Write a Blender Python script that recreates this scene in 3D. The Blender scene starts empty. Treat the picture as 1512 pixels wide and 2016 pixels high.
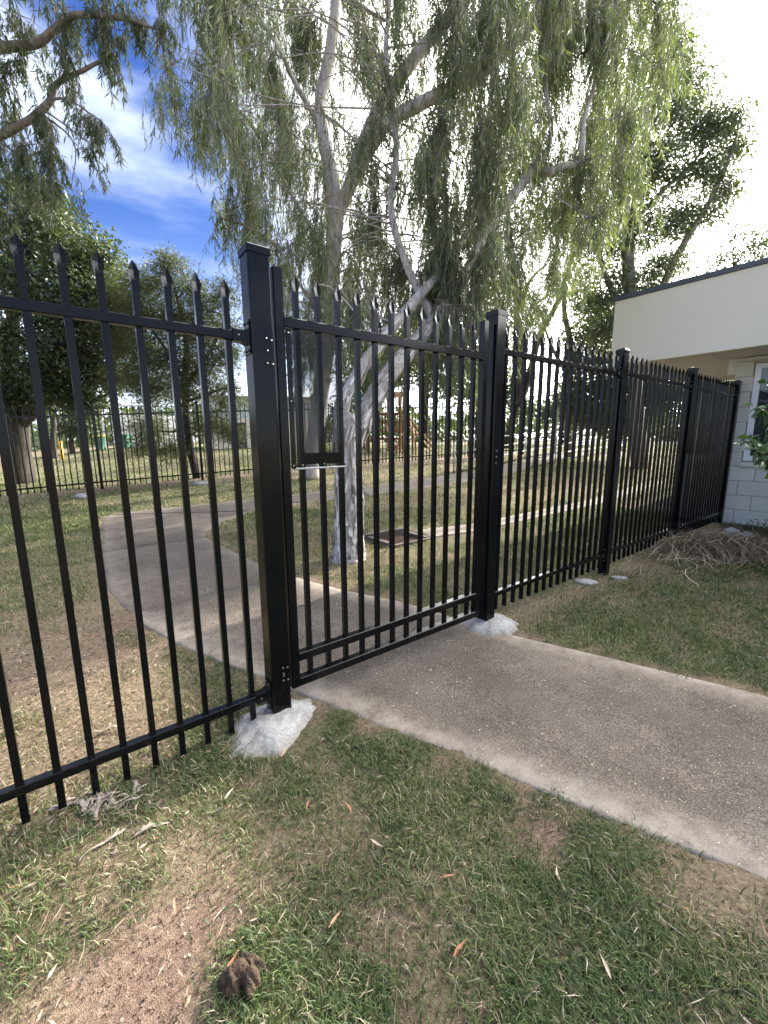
import bpy, bmesh, math, random
import numpy as np
from mathutils import Matrix, Vector

scene = bpy.context.scene
COL = scene.collection
R = math.radians

# ------------------------------------------------------------------ camera
CAM_H = 1.44
cam_d = bpy.data.cameras.new("camera")
cam = bpy.data.objects.new("camera", cam_d)
COL.objects.link(cam)
cam_d.sensor_fit = 'VERTICAL'
cam_d.sensor_height = 36.0
cam_d.sensor_width = 27.0
cam_d.lens = 14.573
cam_d.clip_start = 0.05
cam_d.clip_end = 600.0
cam.matrix_world = (Matrix.Translation((0, 0, CAM_H)) @ Matrix.Rotation(R(90 - 9.931), 4, 'X')
                    @ Matrix.Rotation(R(-0.398), 4, 'Z'))
scene.camera = cam

# ------------------------------------------------------------------ light
SUN_AZ, SUN_EL = R(50), R(28)          # to the right of the view, behind the trees
sun_dir = Vector((math.sin(SUN_AZ) * math.cos(SUN_EL), math.cos(SUN_AZ) * math.cos(SUN_EL), math.sin(SUN_EL)))
sd = bpy.data.lights.new("sun", 'SUN')
sd.energy = 3.4
sd.angle = R(0.6)
sd.color = (1.0, 0.94, 0.84)
sun = bpy.data.objects.new("sun", sd)
COL.objects.link(sun)
sun.rotation_euler = (-sun_dir).to_track_quat('-Z', 'Y').to_euler()

world = bpy.data.worlds.new("World")
scene.world = world
world.use_nodes = True
wn, wl = world.node_tree.nodes, world.node_tree.links
wn.clear()
w_out = wn.new('ShaderNodeOutputWorld')
w_bg = wn.new('ShaderNodeBackground')
w_bg.inputs['Strength'].default_value = 0.14
sky = wn.new('ShaderNodeTexSky')
sky.sky_type = 'NISHITA'
sky.sun_disc = False
sky.sun_elevation = SUN_EL
sky.sun_rotation = SUN_AZ
sky.air_density = 1.0
sky.dust_density = 0.6
sky.ozone_density = 2.5
tc = wn.new('ShaderNodeTexCoord')
mp = wn.new('ShaderNodeMapping')
mp.inputs['Rotation'].default_value = (0.25, 0.55, 0.3)
mp.inputs['Scale'].default_value = (1.5, 1.9, 5.2)
wl.new(tc.outputs['Generated'], mp.inputs['Vector'])
cn = wn.new('ShaderNodeTexNoise')
cn.inputs['Scale'].default_value = 1.15
cn.inputs['Detail'].default_value = 6.0
cn.inputs['Roughness'].default_value = 0.5
cn.inputs['Distortion'].default_value = 0.25
wl.new(mp.outputs['Vector'], cn.inputs['Vector'])
cr = wn.new('ShaderNodeMapRange')
cr.interpolation_type = 'SMOOTHSTEP'
cr.inputs['From Min'].default_value = 0.40
cr.inputs['From Max'].default_value = 0.72
wl.new(cn.outputs['Fac'], cr.inputs['Value'])
# thin bright veil of cloud round the sun
vd = wn.new('ShaderNodeVectorMath'); vd.operation = 'DOT_PRODUCT'
vn = wn.new('ShaderNodeVectorMath'); vn.operation = 'NORMALIZE'
wl.new(tc.outputs['Generated'], vn.inputs[0])
wl.new(vn.outputs['Vector'], vd.inputs[0])
vd.inputs[1].default_value = sun_dir
hr = wn.new('ShaderNodeMapRange'); hr.interpolation_type = 'SMOOTHSTEP'
hr.inputs['From Min'].default_value = 0.42
hr.inputs['From Max'].default_value = 0.86
wl.new(vd.outputs['Value'], hr.inputs['Value'])
# low haze towards the horizon
sx = wn.new('ShaderNodeSeparateXYZ'); wl.new(vn.outputs['Vector'], sx.inputs[0])
lh = wn.new('ShaderNodeMapRange'); lh.interpolation_type = 'SMOOTHSTEP'
lh.inputs['From Min'].default_value = 0.0
lh.inputs['From Max'].default_value = 0.42
lh.inputs['To Min'].default_value = 0.7
lh.inputs['To Max'].default_value = 0.0
wl.new(sx.outputs['Z'], lh.inputs['Value'])
mx1 = wn.new('ShaderNodeMath'); mx1.operation = 'MAXIMUM'
wl.new(cr.outputs['Result'], mx1.inputs[0]); wl.new(hr.outputs['Result'], mx1.inputs[1])
mx2 = wn.new('ShaderNodeMath'); mx2.operation = 'MAXIMUM'
wl.new(mx1.outputs[0], mx2.inputs[0]); wl.new(lh.outputs['Result'], mx2.inputs[1])
hs = wn.new('ShaderNodeHueSaturation'); hs.inputs['Saturation'].default_value = 1.3; hs.inputs['Value'].default_value = 0.47; hs.inputs['Hue'].default_value = 0.522
wl.new(sky.outputs['Color'], hs.inputs['Color'])
# cloud whiteness grows near the sun
cc = wn.new('ShaderNodeMixRGB')
cc.inputs['Color1'].default_value = (3.4, 3.75, 4.5, 1)
cc.inputs['Color2'].default_value = (27.0, 26.6, 25.4, 1)
wl.new(hr.outputs['Result'], cc.inputs['Fac'])
wm = wn.new('ShaderNodeMixRGB')
wl.new(mx2.outputs[0], wm.inputs['Fac'])
wl.new(hs.outputs['Color'], wm.inputs['Color1'])
wl.new(cc.outputs['Color'], wm.inputs['Color2'])
wl.new(wm.outputs['Color'], w_bg.inputs['Color'])
wl.new(w_bg.outputs['Background'], w_out.inputs['Surface'])

vs = scene.view_settings
vs.view_transform = 'Standard'
vs.look = 'None'
vs.gamma = 1.0
vs.use_curve_mapping = False
vs.exposure = 1.83
scene.render.engine = 'CYCLES'
scene.cycles.use_denoising = True
scene.cycles.max_bounces = 8
scene.cycles.transparent_max_bounces = 12
scene.cycles.sample_clamp_indirect = 6.0

rng = np.random.default_rng(11)
random.seed(5)

# ------------------------------------------------------------------ terrain
FX, FY, FA = -0.5, 2.0266, R(37.2711)          # foot of the hinge post, direction of the fence line
EC, ES = math.cos(FA), math.sin(FA)

def to_st(X, Y):
    return (X - FX) * EC + (Y - FY) * ES, -(X - FX) * ES + (Y - FY) * EC

def from_st(s, t):
    return FX + s * EC - t * ES, FY + s * ES + t * EC

def G(X, Y):
    """height of the ground: nearly flat in front of the fence, rising to the back right"""
    X = np.asarray(X, float); Y = np.asarray(Y, float)
    s, t = to_st(X, Y)
    z = 0.013 * np.clip(s, -8, 14) + np.clip(t / 10.5, 0, 3.2) * np.maximum(0.05, 0.2 + 0.042 * np.clip(s, -20, 14))
    return np.where(z > 0.7, 0.7 + 0.3 * (1 - np.exp(-(z - 0.7) / 0.3)), z)

def g(X, Y):
    return float(G(X, Y))

def vnoise(x, y, seed=0):
    """smooth value noise, 0..1"""
    x = np.asarray(x, float) + seed * 17.31; y = np.asarray(y, float) - seed * 9.77
    xi, yi = np.floor(x), np.floor(y)
    fx, fy = x - xi, y - yi
    fx = fx * fx * (3 - 2 * fx); fy = fy * fy * (3 - 2 * fy)
    def h(a, b):
        v = np.sin(a * 127.1 + b * 311.7) * 43758.5453
        return v - np.floor(v)
    return (h(xi, yi) * (1 - fx) + h(xi + 1, yi) * fx) * (1 - fy) + (h(xi, yi + 1) * (1 - fx) + h(xi + 1, yi + 1) * fx) * fy

def fbm(x, y, seed=0, o=4):
    v = 0; a = 0.5; k = 1.0
    for i in range(o):
        v = v + a * vnoise(x * k, y * k, seed + i); a *= 0.5; k *= 2.1
    return v / (1 - 0.5 ** o)

def in_poly(x, y, poly):
    x = np.asarray(x); y = np.asarray(y)
    r = np.zeros(x.shape, bool)
    n = len(poly)
    for i in range(n):
        x1, y1 = poly[i]; x2, y2 = poly[(i + 1) % n]
        c = ((y1 > y) != (y2 > y)) & (x < (x2 - x1) * (y - y1) / (y2 - y1 + 1e-12) + x1)
        r ^= c
    return r

# ------------------------------------------------------------------ object helpers
def tag(o, label=None, cat=None, group=None, kind=None):
    if label: o["label"] = label
    if cat: o["category"] = cat
    if group: o["group"] = group
    if kind: o["kind"] = kind
    return o

def empty(name, loc=(0, 0, 0), rz=0.0, parent=None):
    o = bpy.data.objects.new(name, None)
    o.empty_display_size = 0.1
    COL.objects.link(o)
    o.location = loc
    o.rotation_euler = (0, 0, rz)
    o.parent = parent
    return o

def link(name, me, mat=None, parent=None, loc=None, rot=None):
    o = bpy.data.objects.new(name, me)
    COL.objects.link(o)
    if mat is not None and not me.materials:
        me.materials.append(mat)
    o.parent = parent
    if loc is not None: o.location = loc
    if rot is not None: o.rotation_euler = rot
    return o

def mesh_np(name, V, F, smooth=False, attrs=None):
    """mesh from numpy arrays; F is (n,3) or (n,4)"""
    V = np.asarray(V, np.float32); F = np.asarray(F, np.int32)
    me = bpy.data.meshes.new(name)
    me.vertices.add(len(V)); me.vertices.foreach_set('co', V.ravel())
    k = F.shape[1]
    me.loops.add(F.size); me.loops.foreach_set('vertex_index', F.ravel())
    me.polygons.add(len(F))
    me.polygons.foreach_set('loop_start', np.arange(0, F.size, k, dtype=np.int32))
    me.polygons.foreach_set('loop_total', np.full(len(F), k, np.int32))
    if smooth:
        me.polygons.foreach_set('use_smooth', np.ones(len(F), bool))
    for an, av in (attrs or {}).items():
        a = me.attributes.new(an, 'FLOAT', 'POINT')
        a.data.foreach_set('value', np.asarray(av, np.float32))
    me.update(calc_edges=True)
    me.validate()
    return me

class MB:
    """collects simple solids into one mesh"""
    def __init__(self):
        self.v = []; self.f = []
    def add(self, v, f):
        b = len(self.v)
        self.v += [tuple(p) for p in v]
        self.f += [tuple(i + b for i in q) for q in f]
        return self
    def box(self, x0, x1, y0, y1, z0, z1):
        v = [(x0, y0, z0), (x1, y0, z0), (x1, y1, z0), (x0, y1, z0), (x0, y0, z1), (x1, y0, z1), (x1, y1, z1), (x0, y1, z1)]
        return self.add(v, [(0, 3, 2, 1), (4, 5, 6, 7), (0, 1, 5, 4), (1, 2, 6, 5), (2, 3, 7, 6), (3, 0, 4, 7)])
    def prism(self, a, b, w, d, ch, axis):
        """bar with chamfered edges along axis ('x','y','z') from a to b; a,b full centres"""
        w *= .5; d *= .5
        prof = [(-w + ch, -d), (w - ch, -d), (w, -d + ch), (w, d - ch), (w - ch, d), (-w + ch, d), (-w, d - ch), (-w, -d + ch)]
        v = []
        for c in (a, b):
            for p, q in prof:
                if axis == 'x': v.append((c[0], c[1] + p, c[2] + q))
                elif axis == 'y': v.append((c[0] + p, c[1], c[2] + q))
                else: v.append((c[0] + p, c[1] + q, c[2]))
        f = [(i, (i + 1) % 8, 8 + (i + 1) % 8, 8 + i) for i in range(8)]
        f += [tuple(range(7, -1, -1)), tuple(range(8, 16))]
        if axis == 'y': f = [q[::-1] for q in f]
        return self.add(v, f)
    def tube(self, pts, rad, n=6, cap=True):
        pts = [Vector(p) for p in pts]
        if not hasattr(rad, '__len__'): rad = [rad] * len(pts)
        v = []; up = None
        for i, p in enumerate(pts):
            d = (pts[min(i + 1, len(pts) - 1)] - pts[max(i - 1, 0)]).normalized()
            if up is None:
                up = d.orthogonal().normalized()
            up = (up - d * up.dot(d)).normalized()
            sd_ = d.cross(up)
            for k in range(n):
                a = 2 * math.pi * k / n
                v.append(p + (up * math.cos(a) + sd_ * math.sin(a)) * rad[i])
        f = []
        for i in range(len(pts) - 1):
            for k in range(n):
                f.append((i * n + k, i * n + (k + 1) % n, (i + 1) * n + (k + 1) % n, (i + 1) * n + k))
        if cap:
            f += [tuple(range(n - 1, -1, -1)), tuple(range((len(pts) - 1) * n, len(pts) * n))]
        return self.add(v, f)
    def rings(self, rings, cap=True):
        n = len(rings[0]); v = [p for r in rings for p in r]; f = []
        for i in range(len(rings) - 1):
            for k in range(n):
                f.append((i * n + k, i * n + (k + 1) % n, (i + 1) * n + (k + 1) % n, (i + 1) * n + k))
        if cap:
            f += [tuple(range(n - 1, -1, -1)), tuple(range((len(rings) - 1) * n, len(rings) * n))]
        return self.add(v, f)
    def mesh(self, name, smooth=False):
        me = bpy.data.meshes.new(name)
        me.from_pydata(self.v, [], self.f)
        if smooth:
            me.polygons.foreach_set('use_smooth', [True] * len(me.polygons))
        me.update()
        return me
    def build(self, name, mat, parent=None, smooth=False, loc=None, rot=None):
        return link(name, self.mesh(name, smooth), mat, parent, loc, rot)

# ------------------------------------------------------------------ materials
class NT:
    def __init__(self, name):
        self.m = bpy.data.materials.new(name)
        self.m.use_nodes = True
        self.n = self.m.node_tree.nodes; self.l = self.m.node_tree.links
        self.b = self.n['Principled BSDF']; self.out = self.n['Material Output']
        self._obj = None
    def tex(self):
        if self._obj is None:
            self._obj = self.n.new('ShaderNodeTexCoord').outputs['Object']
        return self._obj
    def geo(self):
        return self.n.new('ShaderNodeNewGeometry').outputs['Position']
    def map(self, scale=(1, 1, 1), src=None, rot=(0, 0, 0)):
        m = self.n.new('ShaderNodeMapping'); m.inputs['Scale'].default_value = scale
        m.inputs['Rotation'].default_value = rot
        self.l.new(src or self.tex(), m.inputs['Vector']); return m.outputs['Vector']
    def noise(self, scale, detail=4, rough=.55, vec=None, dist=0.0):
        t = self.n.new('ShaderNodeTexNoise')
        t.inputs['Scale'].default_value = scale; t.inputs['Detail'].default_value = detail
        t.inputs['Roughness'].default_value = rough; t.inputs['Distortion'].default_value = dist
        self.l.new(vec or self.tex(), t.inputs['Vector']); return t.outputs['Fac']
    def voro(self, scale, vec=None, feature='F1', out='Distance'):
        t = self.n.new('ShaderNodeTexVoronoi'); t.feature = feature
        t.inputs['Scale'].default_value = scale
        self.l.new(vec or self.tex(), t.inputs['Vector']); return t.outputs[out]
    def ramp(self, fac, stops, interp='LINEAR'):
        r = self.n.new('ShaderNodeValToRGB'); r.color_ramp.interpolation = interp
        e = r.color_ramp.elements
        while len(e) < len(stops): e.new(0.5)
        for el, (p, c) in zip(e, stops):
            el.position = p
            el.color = (c, c, c, 1) if isinstance(c, (int, float)) else (*c, 1)
        self.l.new(fac, r.inputs['Fac']); return r.outputs['Color']
    def mix(self, fac, a, b, mode='MIX'):
        m = self.n.new('ShaderNodeMixRGB'); m.blend_type = mode
        for k, v in (('Fac', fac), ('Color1', a), ('Color2', b)):
            if isinstance(v, (int, float)): m.inputs[k].default_value = v if k == 'Fac' else (v, v, v, 1)
            elif isinstance(v, tuple): m.inputs[k].default_value = (*v, 1)
            else: self.l.new(v, m.inputs[k])
        return m.outputs['Color']
    def math(self, op, a, b):
        m = self.n.new('ShaderNodeMath'); m.operation = op
        for i, v in enumerate((a, b)):
            if isinstance(v, (int, float)): m.inputs[i].default_value = v
            else: self.l.new(v, m.inputs[i])
        return m.outputs[0]
    def attr(self, name):
        a = self.n.new('ShaderNodeAttribute'); a.attribute_name = name; return a.outputs['Fac']
    def objrnd(self):
        return self.n.new('ShaderNodeObjectInfo').outputs['Random']
    def set(self, col=None, rough=None, metal=None, spec=None, coat=None):
        for k, v in (('Base Color', col), ('Roughness', rough), ('Metallic', metal), ('Specular IOR Level', spec), ('Coat Weight', coat)):
            if v is None: continue
            if isinstance(v, (int, float)): self.b.inputs[k].default_value = v
            elif isinstance(v, tuple): self.b.inputs[k].default_value = (*v, 1)
            else: self.l.new(v, self.b.inputs[k])
        return self
    def bump(self, h, strength=.3, dist=.01):
        b = self.n.new('ShaderNodeBump'); b.inputs['Strength'].default_value = strength
        b.inputs['Distance'].default_value = dist
        self.l.new(h, b.inputs['Height']); self.l.new(b.outputs['Normal'], self.b.inputs['Normal'])
        return self
    def translucent(self, col, fac):
        t = self.n.new('ShaderNodeBsdfTranslucent')
        if isinstance(col, tuple): t.inputs['Color'].default_value = (*col, 1)
        else: self.l.new(col, t.inputs['Color'])
        m = self.n.new('ShaderNodeMixShader'); m.inputs['Fac'].default_value = fac
        self.l.new(self.b.outputs[0], m.inputs[1]); self.l.new(t.outputs[0], m.inputs[2])
        self.l.new(m.outputs[0], self.out.inputs['Surface'])
        return self

def simple(name, c1, c2, scale=8, rough=.7, bump=.15, bdist=.004, metal=0.0, spec=.5, stretch=(1, 1, 1)):
    t = NT(name)
    v = t.map(stretch)
    n = t.noise(scale, 6, .6, v)
    t.set(t.ramp(n, [(.3, c1), (.7, c2)]), rough, metal, spec)
    if bump: t.bump(t.noise(scale * 5, 4, .6, v), bump, bdist)
    return t.m

MT = {}
# black powder coat: thin dust specks, faint drawn lines along the steel
t = NT('black_powdercoat')
dust = t.ramp(t.noise(240, 2, .5), [(.70, 0.0), (.76, 1.0)])
film = t.ramp(t.noise(3.5, 5, .65), [(.35, 0.0), (.8, 1.0)])
c = t.mix(film, (.0025, .003, .004), (.005, .0052, .0055))
splash = t.n.new('ShaderNodeSeparateXYZ'); t.l.new(t.geo(), splash.inputs[0])
low = t.ramp(splash.outputs['Z'], [(.0, 1.0), (.45, 0.0)])
c = t.mix(t.math('MULTIPLY', low, t.ramp(t.noise(38, 5, .75), [(.55, 0.0), (.80, .45)])), c, (.08, .062, .046))
c = t.mix(t.math('MULTIPLY', dust, .18), c, (.16, .15, .13))
t.set(c, t.ramp(t.noise(9, 5, .6), [(.3, .09), (.75, .20)]), 0.0, .21)
t.bump(t.noise(130, 3, .6, t.map((1, 1, .08))), .06, .002)
MT['black'] = t.m
MT['bolt'] = simple('bolt_steel', (.10, .10, .105), (.17, .17, .17), 60, .35, 0, metal=1.0)
MT['galv'] = simple('galvanised_steel', (.20, .215, .23), (.33, .345, .36), 14, .55, .05, metal=.5)
# worn exposed-aggregate path
t = NT('old_concrete')
p = t.geo()
big = t.noise(1.3, 5, .6, p)
mid = t.noise(9, 6, .7, p)
fine = t.noise(150, 3, .65, p)
c = t.ramp(big, [(.30, (.066, .056, .048)), (.50, (.095, .081, .070)), (.70, (.138, .120, .104))])
c = t.mix(.75, c, t.ramp(mid, [(.3, (.68, .66, .63)), (.5, (.97, .95, .92)), (.70, (1.25, 1.20, 1.12))]), 'MULTIPLY')
c = t.mix(1.0, c, t.ramp(fine, [(.34, (.35, .34, .33)), (.48, .95), (.62, (2.1, 2.0, 1.85))]), 'MULTIPLY')
sp = t.voro(85, p)
c = t.mix(t.ramp(sp, [(.12, .5), (.24, 0.0)]), c, (.36, .33, .285))
stain = t.noise(.55, 4, .6, p)
c = t.mix(t.ramp(stain, [(.50, 0.0), (.66, .35)]), c, (.075, .062, .055))
edge = t.attr('edge')
c = t.mix(t.math('MULTIPLY', edge, t.ramp(mid, [(.3, .25), (.65, 1.0)])), c, (.37, .315, .255))
t.set(c, .88, 0, .3)
t.bump(fine, .35, .003)
MT['path'] = t.m
t = NT('fresh_concrete')
n = t.noise(7, 6, .7); n2 = t.noise(70, 4, .7)
c = t.ramp(n, [(.3, (.20, .185, .165)), (.5, (.34, .33, .31)), (.7, (.45, .45, .44))])
c = t.mix(.6, c, t.ramp(n2, [(.35, .6), (.6, 1.15)]), 'MULTIPLY')
c = t.mix(t.math('MULTIPLY', t.attr('rim'), t.ramp(t.noise(16, 5, .7), [(.3, .2), (.6, 1.0)])), c, (.17, .125, .09))
t.set(c, .92, 0, .2); t.bump(t.mix(.5, n, n2), .6, .012)
MT['footing'] = t.m
# lawn soil: bare earth, straw thatch and green thatch by the turf cover
t = NT('lawn_soil')
p = t.geo()
cov = t.attr('cover'); dry = t.attr('dry')
n1 = t.noise(6, 6, .7, p); n2 = t.noise(55, 5, .75, p); n3 = t.noise(230, 3, .7, p)
earth = t.ramp(n2, [(.28, (.10, .066, .050)), (.5, (.215, .145, .108)), (.74, (.33, .235, .178))])
straw = t.ramp(n2, [(.28, (.10, .072, .045)), (.5, (.23, .175, .115)), (.72, (.40, .32, .22))])
turf = t.mix(dry, t.ramp(n2, [(.28, (.030, .036, .018)), (.5, (.082, .092, .042)), (.74, (.17, .165, .085))]), t.ramp(n2, [(.28, (.050, .043, .027)), (.5, (.125, .110, .064)), (.74, (.25, .215, .14))]))
c = t.mix(dry, earth, straw)
c = t.mix(t.math('MULTIPLY', cov, t.ramp(n1, [(.3, .55), (.6, 1.0)])), c, turf)
c = t.mix(.65, c, t.ramp(n3, [(.33, .55), (.5, 1.0), (.68, 1.35)]), 'MULTIPLY')
t.set(c, .95, 0, .15); t.bump(t.mix(.5, n2, n3), .9, .02)
MT['soil'] = t.m
# grass
def blade_mat(name, stops, tr, fac=.35):
    t = NT(name)
    c = t.ramp(t.attr('rnd'), stops)
    t.set(c, .5, 0, .35)
    t.translucent(t.mix(1.0, c, tr, 'MULTIPLY'), fac)
    return t.m
MT['grass'] = blade_mat('grass_blades', [(0, (.044, .074, .026)), (.40, (.092, .138, .046)), (.66, (.155, .190, .066)), (.76, (.25, .22, .13)), (1, (.42, .36, .25))], (1.3, 1.3, .7))
MT['straw'] = blade_mat('dry_stalks', [(0, (.20, .145, .095)), (.5, (.42, .335, .23)), (1, (.62, .55, .43))], (1, .95, .8), .15)
MT['litter'] = blade_mat('fallen_leaves', [(0, (.085, .055, .040)), (.3, (.22, .14, .10)), (.55, (.33, .25, .19)), (.8, (.44, .37, .30)), (1, (.36, .17, .085))], (1, .9, .7), .12)
# foliage
def leaf_mat(name, stops, tr=(1.45, 1.52, .58), fac=.42, rough=.38):
    t = NT(name)
    c = t.ramp(t.attr('rnd'), stops)
    t.set(c, rough, 0, .5)
    t.translucent(t.mix(1.0, c, tr, 'MULTIPLY'), fac)
    return t.m
MT['weeping'] = leaf_mat('weeping_leaf', [(0, (.062, .086, .054)), (.5, (.128, .160, .088)), (.85, (.20, .225, .11)), (1, (.30, .30, .17))])
MT['gum'] = leaf_mat('gum_leaf', [(0, (.055, .075, .052)), (.5, (.10, .125, .078)), (1, (.17, .185, .11))])
MT['broad'] = leaf_mat('broad_leaf', [(0, (.030, .048, .024)), (.5, (.062, .085, .038)), (1, (.135, .15, .066))], (1.4, 1.45, .5), .28)
MT['feather'] = leaf_mat('feathery_leaf', [(0, (.050, .062, .032)), (.5, (.095, .108, .055)), (1, (.17, .17, .09))])
MT['citrus'] = leaf_mat('shrub_leaf', [(0, (.045, .085, .035)), (.5, (.075, .13, .05)), (1, (.12, .18, .075))], (1.2, 1.4, .6), .25, .3)
def bark_mat(name, dark, mid, light, sc=14):
    t = NT(name)
    v = t.map((1, 1, .16))
    n = t.noise(sc, 7, .7, v, .6)
    n2 = t.noise(sc * .25, 4, .6)
    c = t.ramp(n, [(.32, dark), (.46, mid), (.64, light)])
    c = t.mix(t.ramp(n2, [(.42, 0.0), (.7, .55)]), c, mid)
    t.set(c, .85, 0, .25); t.bump(n, 1.0, .03)
    return t.m
MT['paperbark'] = bark_mat('paper_bark', (.13, .105, .088), (.40, .355, .31), (.64, .595, .545))
MT['gumbark'] = bark_mat('grey_bark', (.075, .06, .05), (.19, .16, .135), (.34, .305, .27))
MT['darkbark'] = bark_mat('dark_bark', (.014, .011, .009), (.040, .032, .026), (.095, .08, .068))
MT['palebark'] = bark_mat('pale_smooth_bark', (.16, .13, .11), (.36, .32, .285), (.55, .51, .465), 9)
t = NT('bark_curl')
t.set(t.ramp(t.attr('rnd'), [(0, (.10, .08, .065)), (.3, (.30, .26, .225)), (.65, (.56, .52, .475)), (1, (.74, .71, .67))]), .85, 0, .25)
MT['flake'] = t.m
# buildings
MT['cream'] = simple('cream_cladding', (.79, .745, .60), (.82, .775, .63), 1.2, .75, .05, .002)
MT['capping'] = simple('grey_roof_capping', (.070, .080, .095), (.085, .096, .112), 3, .45, 0)
MT['soffit'] = simple('soffit_sheet', (.56, .54, .50), (.64, .62, .58), 2.2, .8, .05)
t = NT('painted_block')
n = t.noise(2.2, 5, .6); n2 = t.noise(60, 3, .6)
c = t.ramp(n, [(.3, (.50, .50, .455)), (.7, (.58, .58, .53))])
c = t.mix(.35, c, t.ramp(t.objrnd(), [(0, .9), (1, 1.06)]), 'MULTIPLY')
t.set(c, .8, 0, .3); t.bump(n2, .35, .004)
MT['block'] = t.m
MT['mortar'] = simple('mortar', (.33, .325, .29), (.41, .40, .36), 30, .9, .2)
MT['frame'] = simple('white_window_frame', (.70, .73, .77), (.76, .79, .82), 6, .35, 0)
t = NT('window_glass'); t.set((.02, .025, .03), .04, 0, .8); MT['glass'] = t.m
MT['blind'] = simple('blind_slat', (.36, .38, .40), (.46, .48, .50), 8, .6, 0)
MT['white'] = simple('white_paint', (.82, .82, .80), (.88, .88, .86), 3, .7, .05)
MT['board'] = simple('pale_weatherboard', (.68, .73, .77), (.76, .80, .83), 3, .7, .05)
MT['housecream'] = simple('cream_render', (.80, .71, .56), (.86, .78, .62), 3, .8, .05)
MT['roof'] = simple('grey_roof_sheet', (.42, .46, .47), (.52, .56, .57), 2, .55, .05)
MT['timber'] = simple('playground_timber', (.16, .085, .05), (.34, .19, .115), 6, .8, .3, stretch=(1, 1, .2))
MT['palewood'] = simple('pale_timber', (.42, .27, .16), (.56, .39, .25), 6, .75, .2, stretch=(1, 1, .2))
MT['teal'] = simple('teal_plastic', (.01, .20, .20), (.015, .26, .25), 4, .4, 0)
MT['bin'] = simple('green_bin_plastic', (.035, .13, .085), (.05, .17, .11), 4, .5, 0)
MT['binlid'] = simple('yellow_bin_lid', (.55, .36, .03), (.62, .42, .05), 4, .5, 0)
MT['yellow'] = simple('yellow_paint', (.72, .34, .02), (.80, .40, .03), 4, .5, 0)
MT['rust'] = simple('rusty_grate', (.045, .022, .018), (.105, .048, .034), 40, .8, .3)
MT['rock'] = simple('pale_rock', (.40, .39, .37), (.58, .57, .55), 18, .9, .6, .01)
MT['stump'] = simple('charred_wood', (.008, .007, .006), (.11, .062, .036), 20, .85, .8, .01)
MT['stick'] = simple('bleached_stick', (.19, .15, .12), (.40, .345, .29), 30, .85, .3)
MT['dark'] = simple('dark_void', (.012, .012, .012), (.02, .02, .02), 5, .9, 0)
MT['far'] = leaf_mat('far_tree_leaf', [(0, (.040, .058, .034)), (.5, (.065, .088, .046)), (1, (.11, .13, .06))])

# ================================================================== GROUND
# ---- concrete footpath: cross sections (left edge, right edge) in fence coordinates
SECT = [((1.55, -3.6), (2.88, -3.6)), ((.84, -1.78), (2.18, -1.78)), ((.52, -1.0), (1.91, -1.0)), ((.33, -.5), (1.72, -.5)),
        ((.10, .12), (1.52, .05)), ((-.08, .5), (1.46, .55)), ((-.39, 1.24), (1.07, 1.33)), ((-.56, 1.95), (.88, 1.95)),
        ((-.66, 2.6), (.74, 2.7)), ((-.60, 4.25), (.60, 4.15)), ((-.52, 5.6), (.80, 4.65)), ((-.42, 7.05), (1.82, 5.48)),
        ((2.12, 6.61), (2.8, 5.46)), ((4.57, 6.3), (4.2, 5.38)), ((8.7, 6.35), (7.6, 5.25)), ((16.2, 7.9), (14.6, 6.5))]
def edge_pt(a, b, k):
    return a[0] + (b[0] - a[0]) * k, a[1] + (b[1] - a[1]) * k
def dense(sec, step=.16):
    out = []
    for (l0, r0), (l1, r1) in zip(sec[:-1], sec[1:]):
        n = max(2, int(max(math.dist(l0, l1), math.dist(r0, r1)) / step))
        for i in range(n):
            out.append((edge_pt(l0, l1, i / n), edge_pt(r0, r1, i / n)))
    out.append(sec[-1])
    return out
def smooth_sec(sec, it=6):
    sec = [tuple(map(tuple, s)) for s in sec]
    for _ in range(it):
        new = [sec[0]]
        for a, b, c in zip(sec[:-2], sec[1:-1], sec[2:]):
            new.append(tuple(tuple((a[k][j] + 2 * b[k][j] + c[k][j]) / 4 for j in range(2)) for k in range(2)))
        sec = new + [sec[-1]]
    return sec
PATH = smooth_sec(dense(SECT), 5)
path_poly = [from_st(*p[0]) for p in PATH] + [from_st(*p[1]) for p in PATH[::-1]]
joint_t = []
def nearest_idx(pt):
    return min(range(len(PATH)), key=lambda i: min(math.dist(PATH[i][0], pt), 9))
cuts = [0, nearest_idx((.84, -1.78)), nearest_idx((-.56, 1.95)), nearest_idx((-.60, 4.25)), nearest_idx((-.42, 7.0)), nearest_idx((2.12, 6.6)), nearest_idx((4.57, 6.3)), nearest_idx((8.7, 6.35)), len(PATH) - 1]

# distance from the path edges, looked up on a grid
_ep = []
for k in (0, 1):
    for a, b in zip(PATH[:-1], PATH[1:]):
        for u in (0, .25, .5, .75):
            _ep.append(from_st(*edge_pt(a[k], b[k], u)))
_ep = np.array(_ep)
_dx = np.arange(-8, 9.01, .06); _dy = np.arange(-2, 12.01, .06)
_DG = np.empty((len(_dy), len(_dx)), np.float32)
for i_, yv in enumerate(_dy):
    _DG[i_] = np.sqrt(((_dx[:, None] - _ep[None, :, 0]) ** 2 + (yv - _ep[None, :, 1]) ** 2).min(1))
def edge_dist(x, y):
    u = np.clip((np.asarray(x) + 8) / .06, 0, len(_dx) - 1.001); v = np.clip((np.asarray(y) + 2) / .06, 0, len(_dy) - 1.001)
    i = u.astype(int); j = v.astype(int); fu = u - i; fv = v - j
    return (_DG[j, i] * (1 - fu) + _DG[j, i + 1] * fu) * (1 - fv) + (_DG[j + 1, i] * (1 - fu) + _DG[j + 1, i + 1] * fu) * fv
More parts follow.
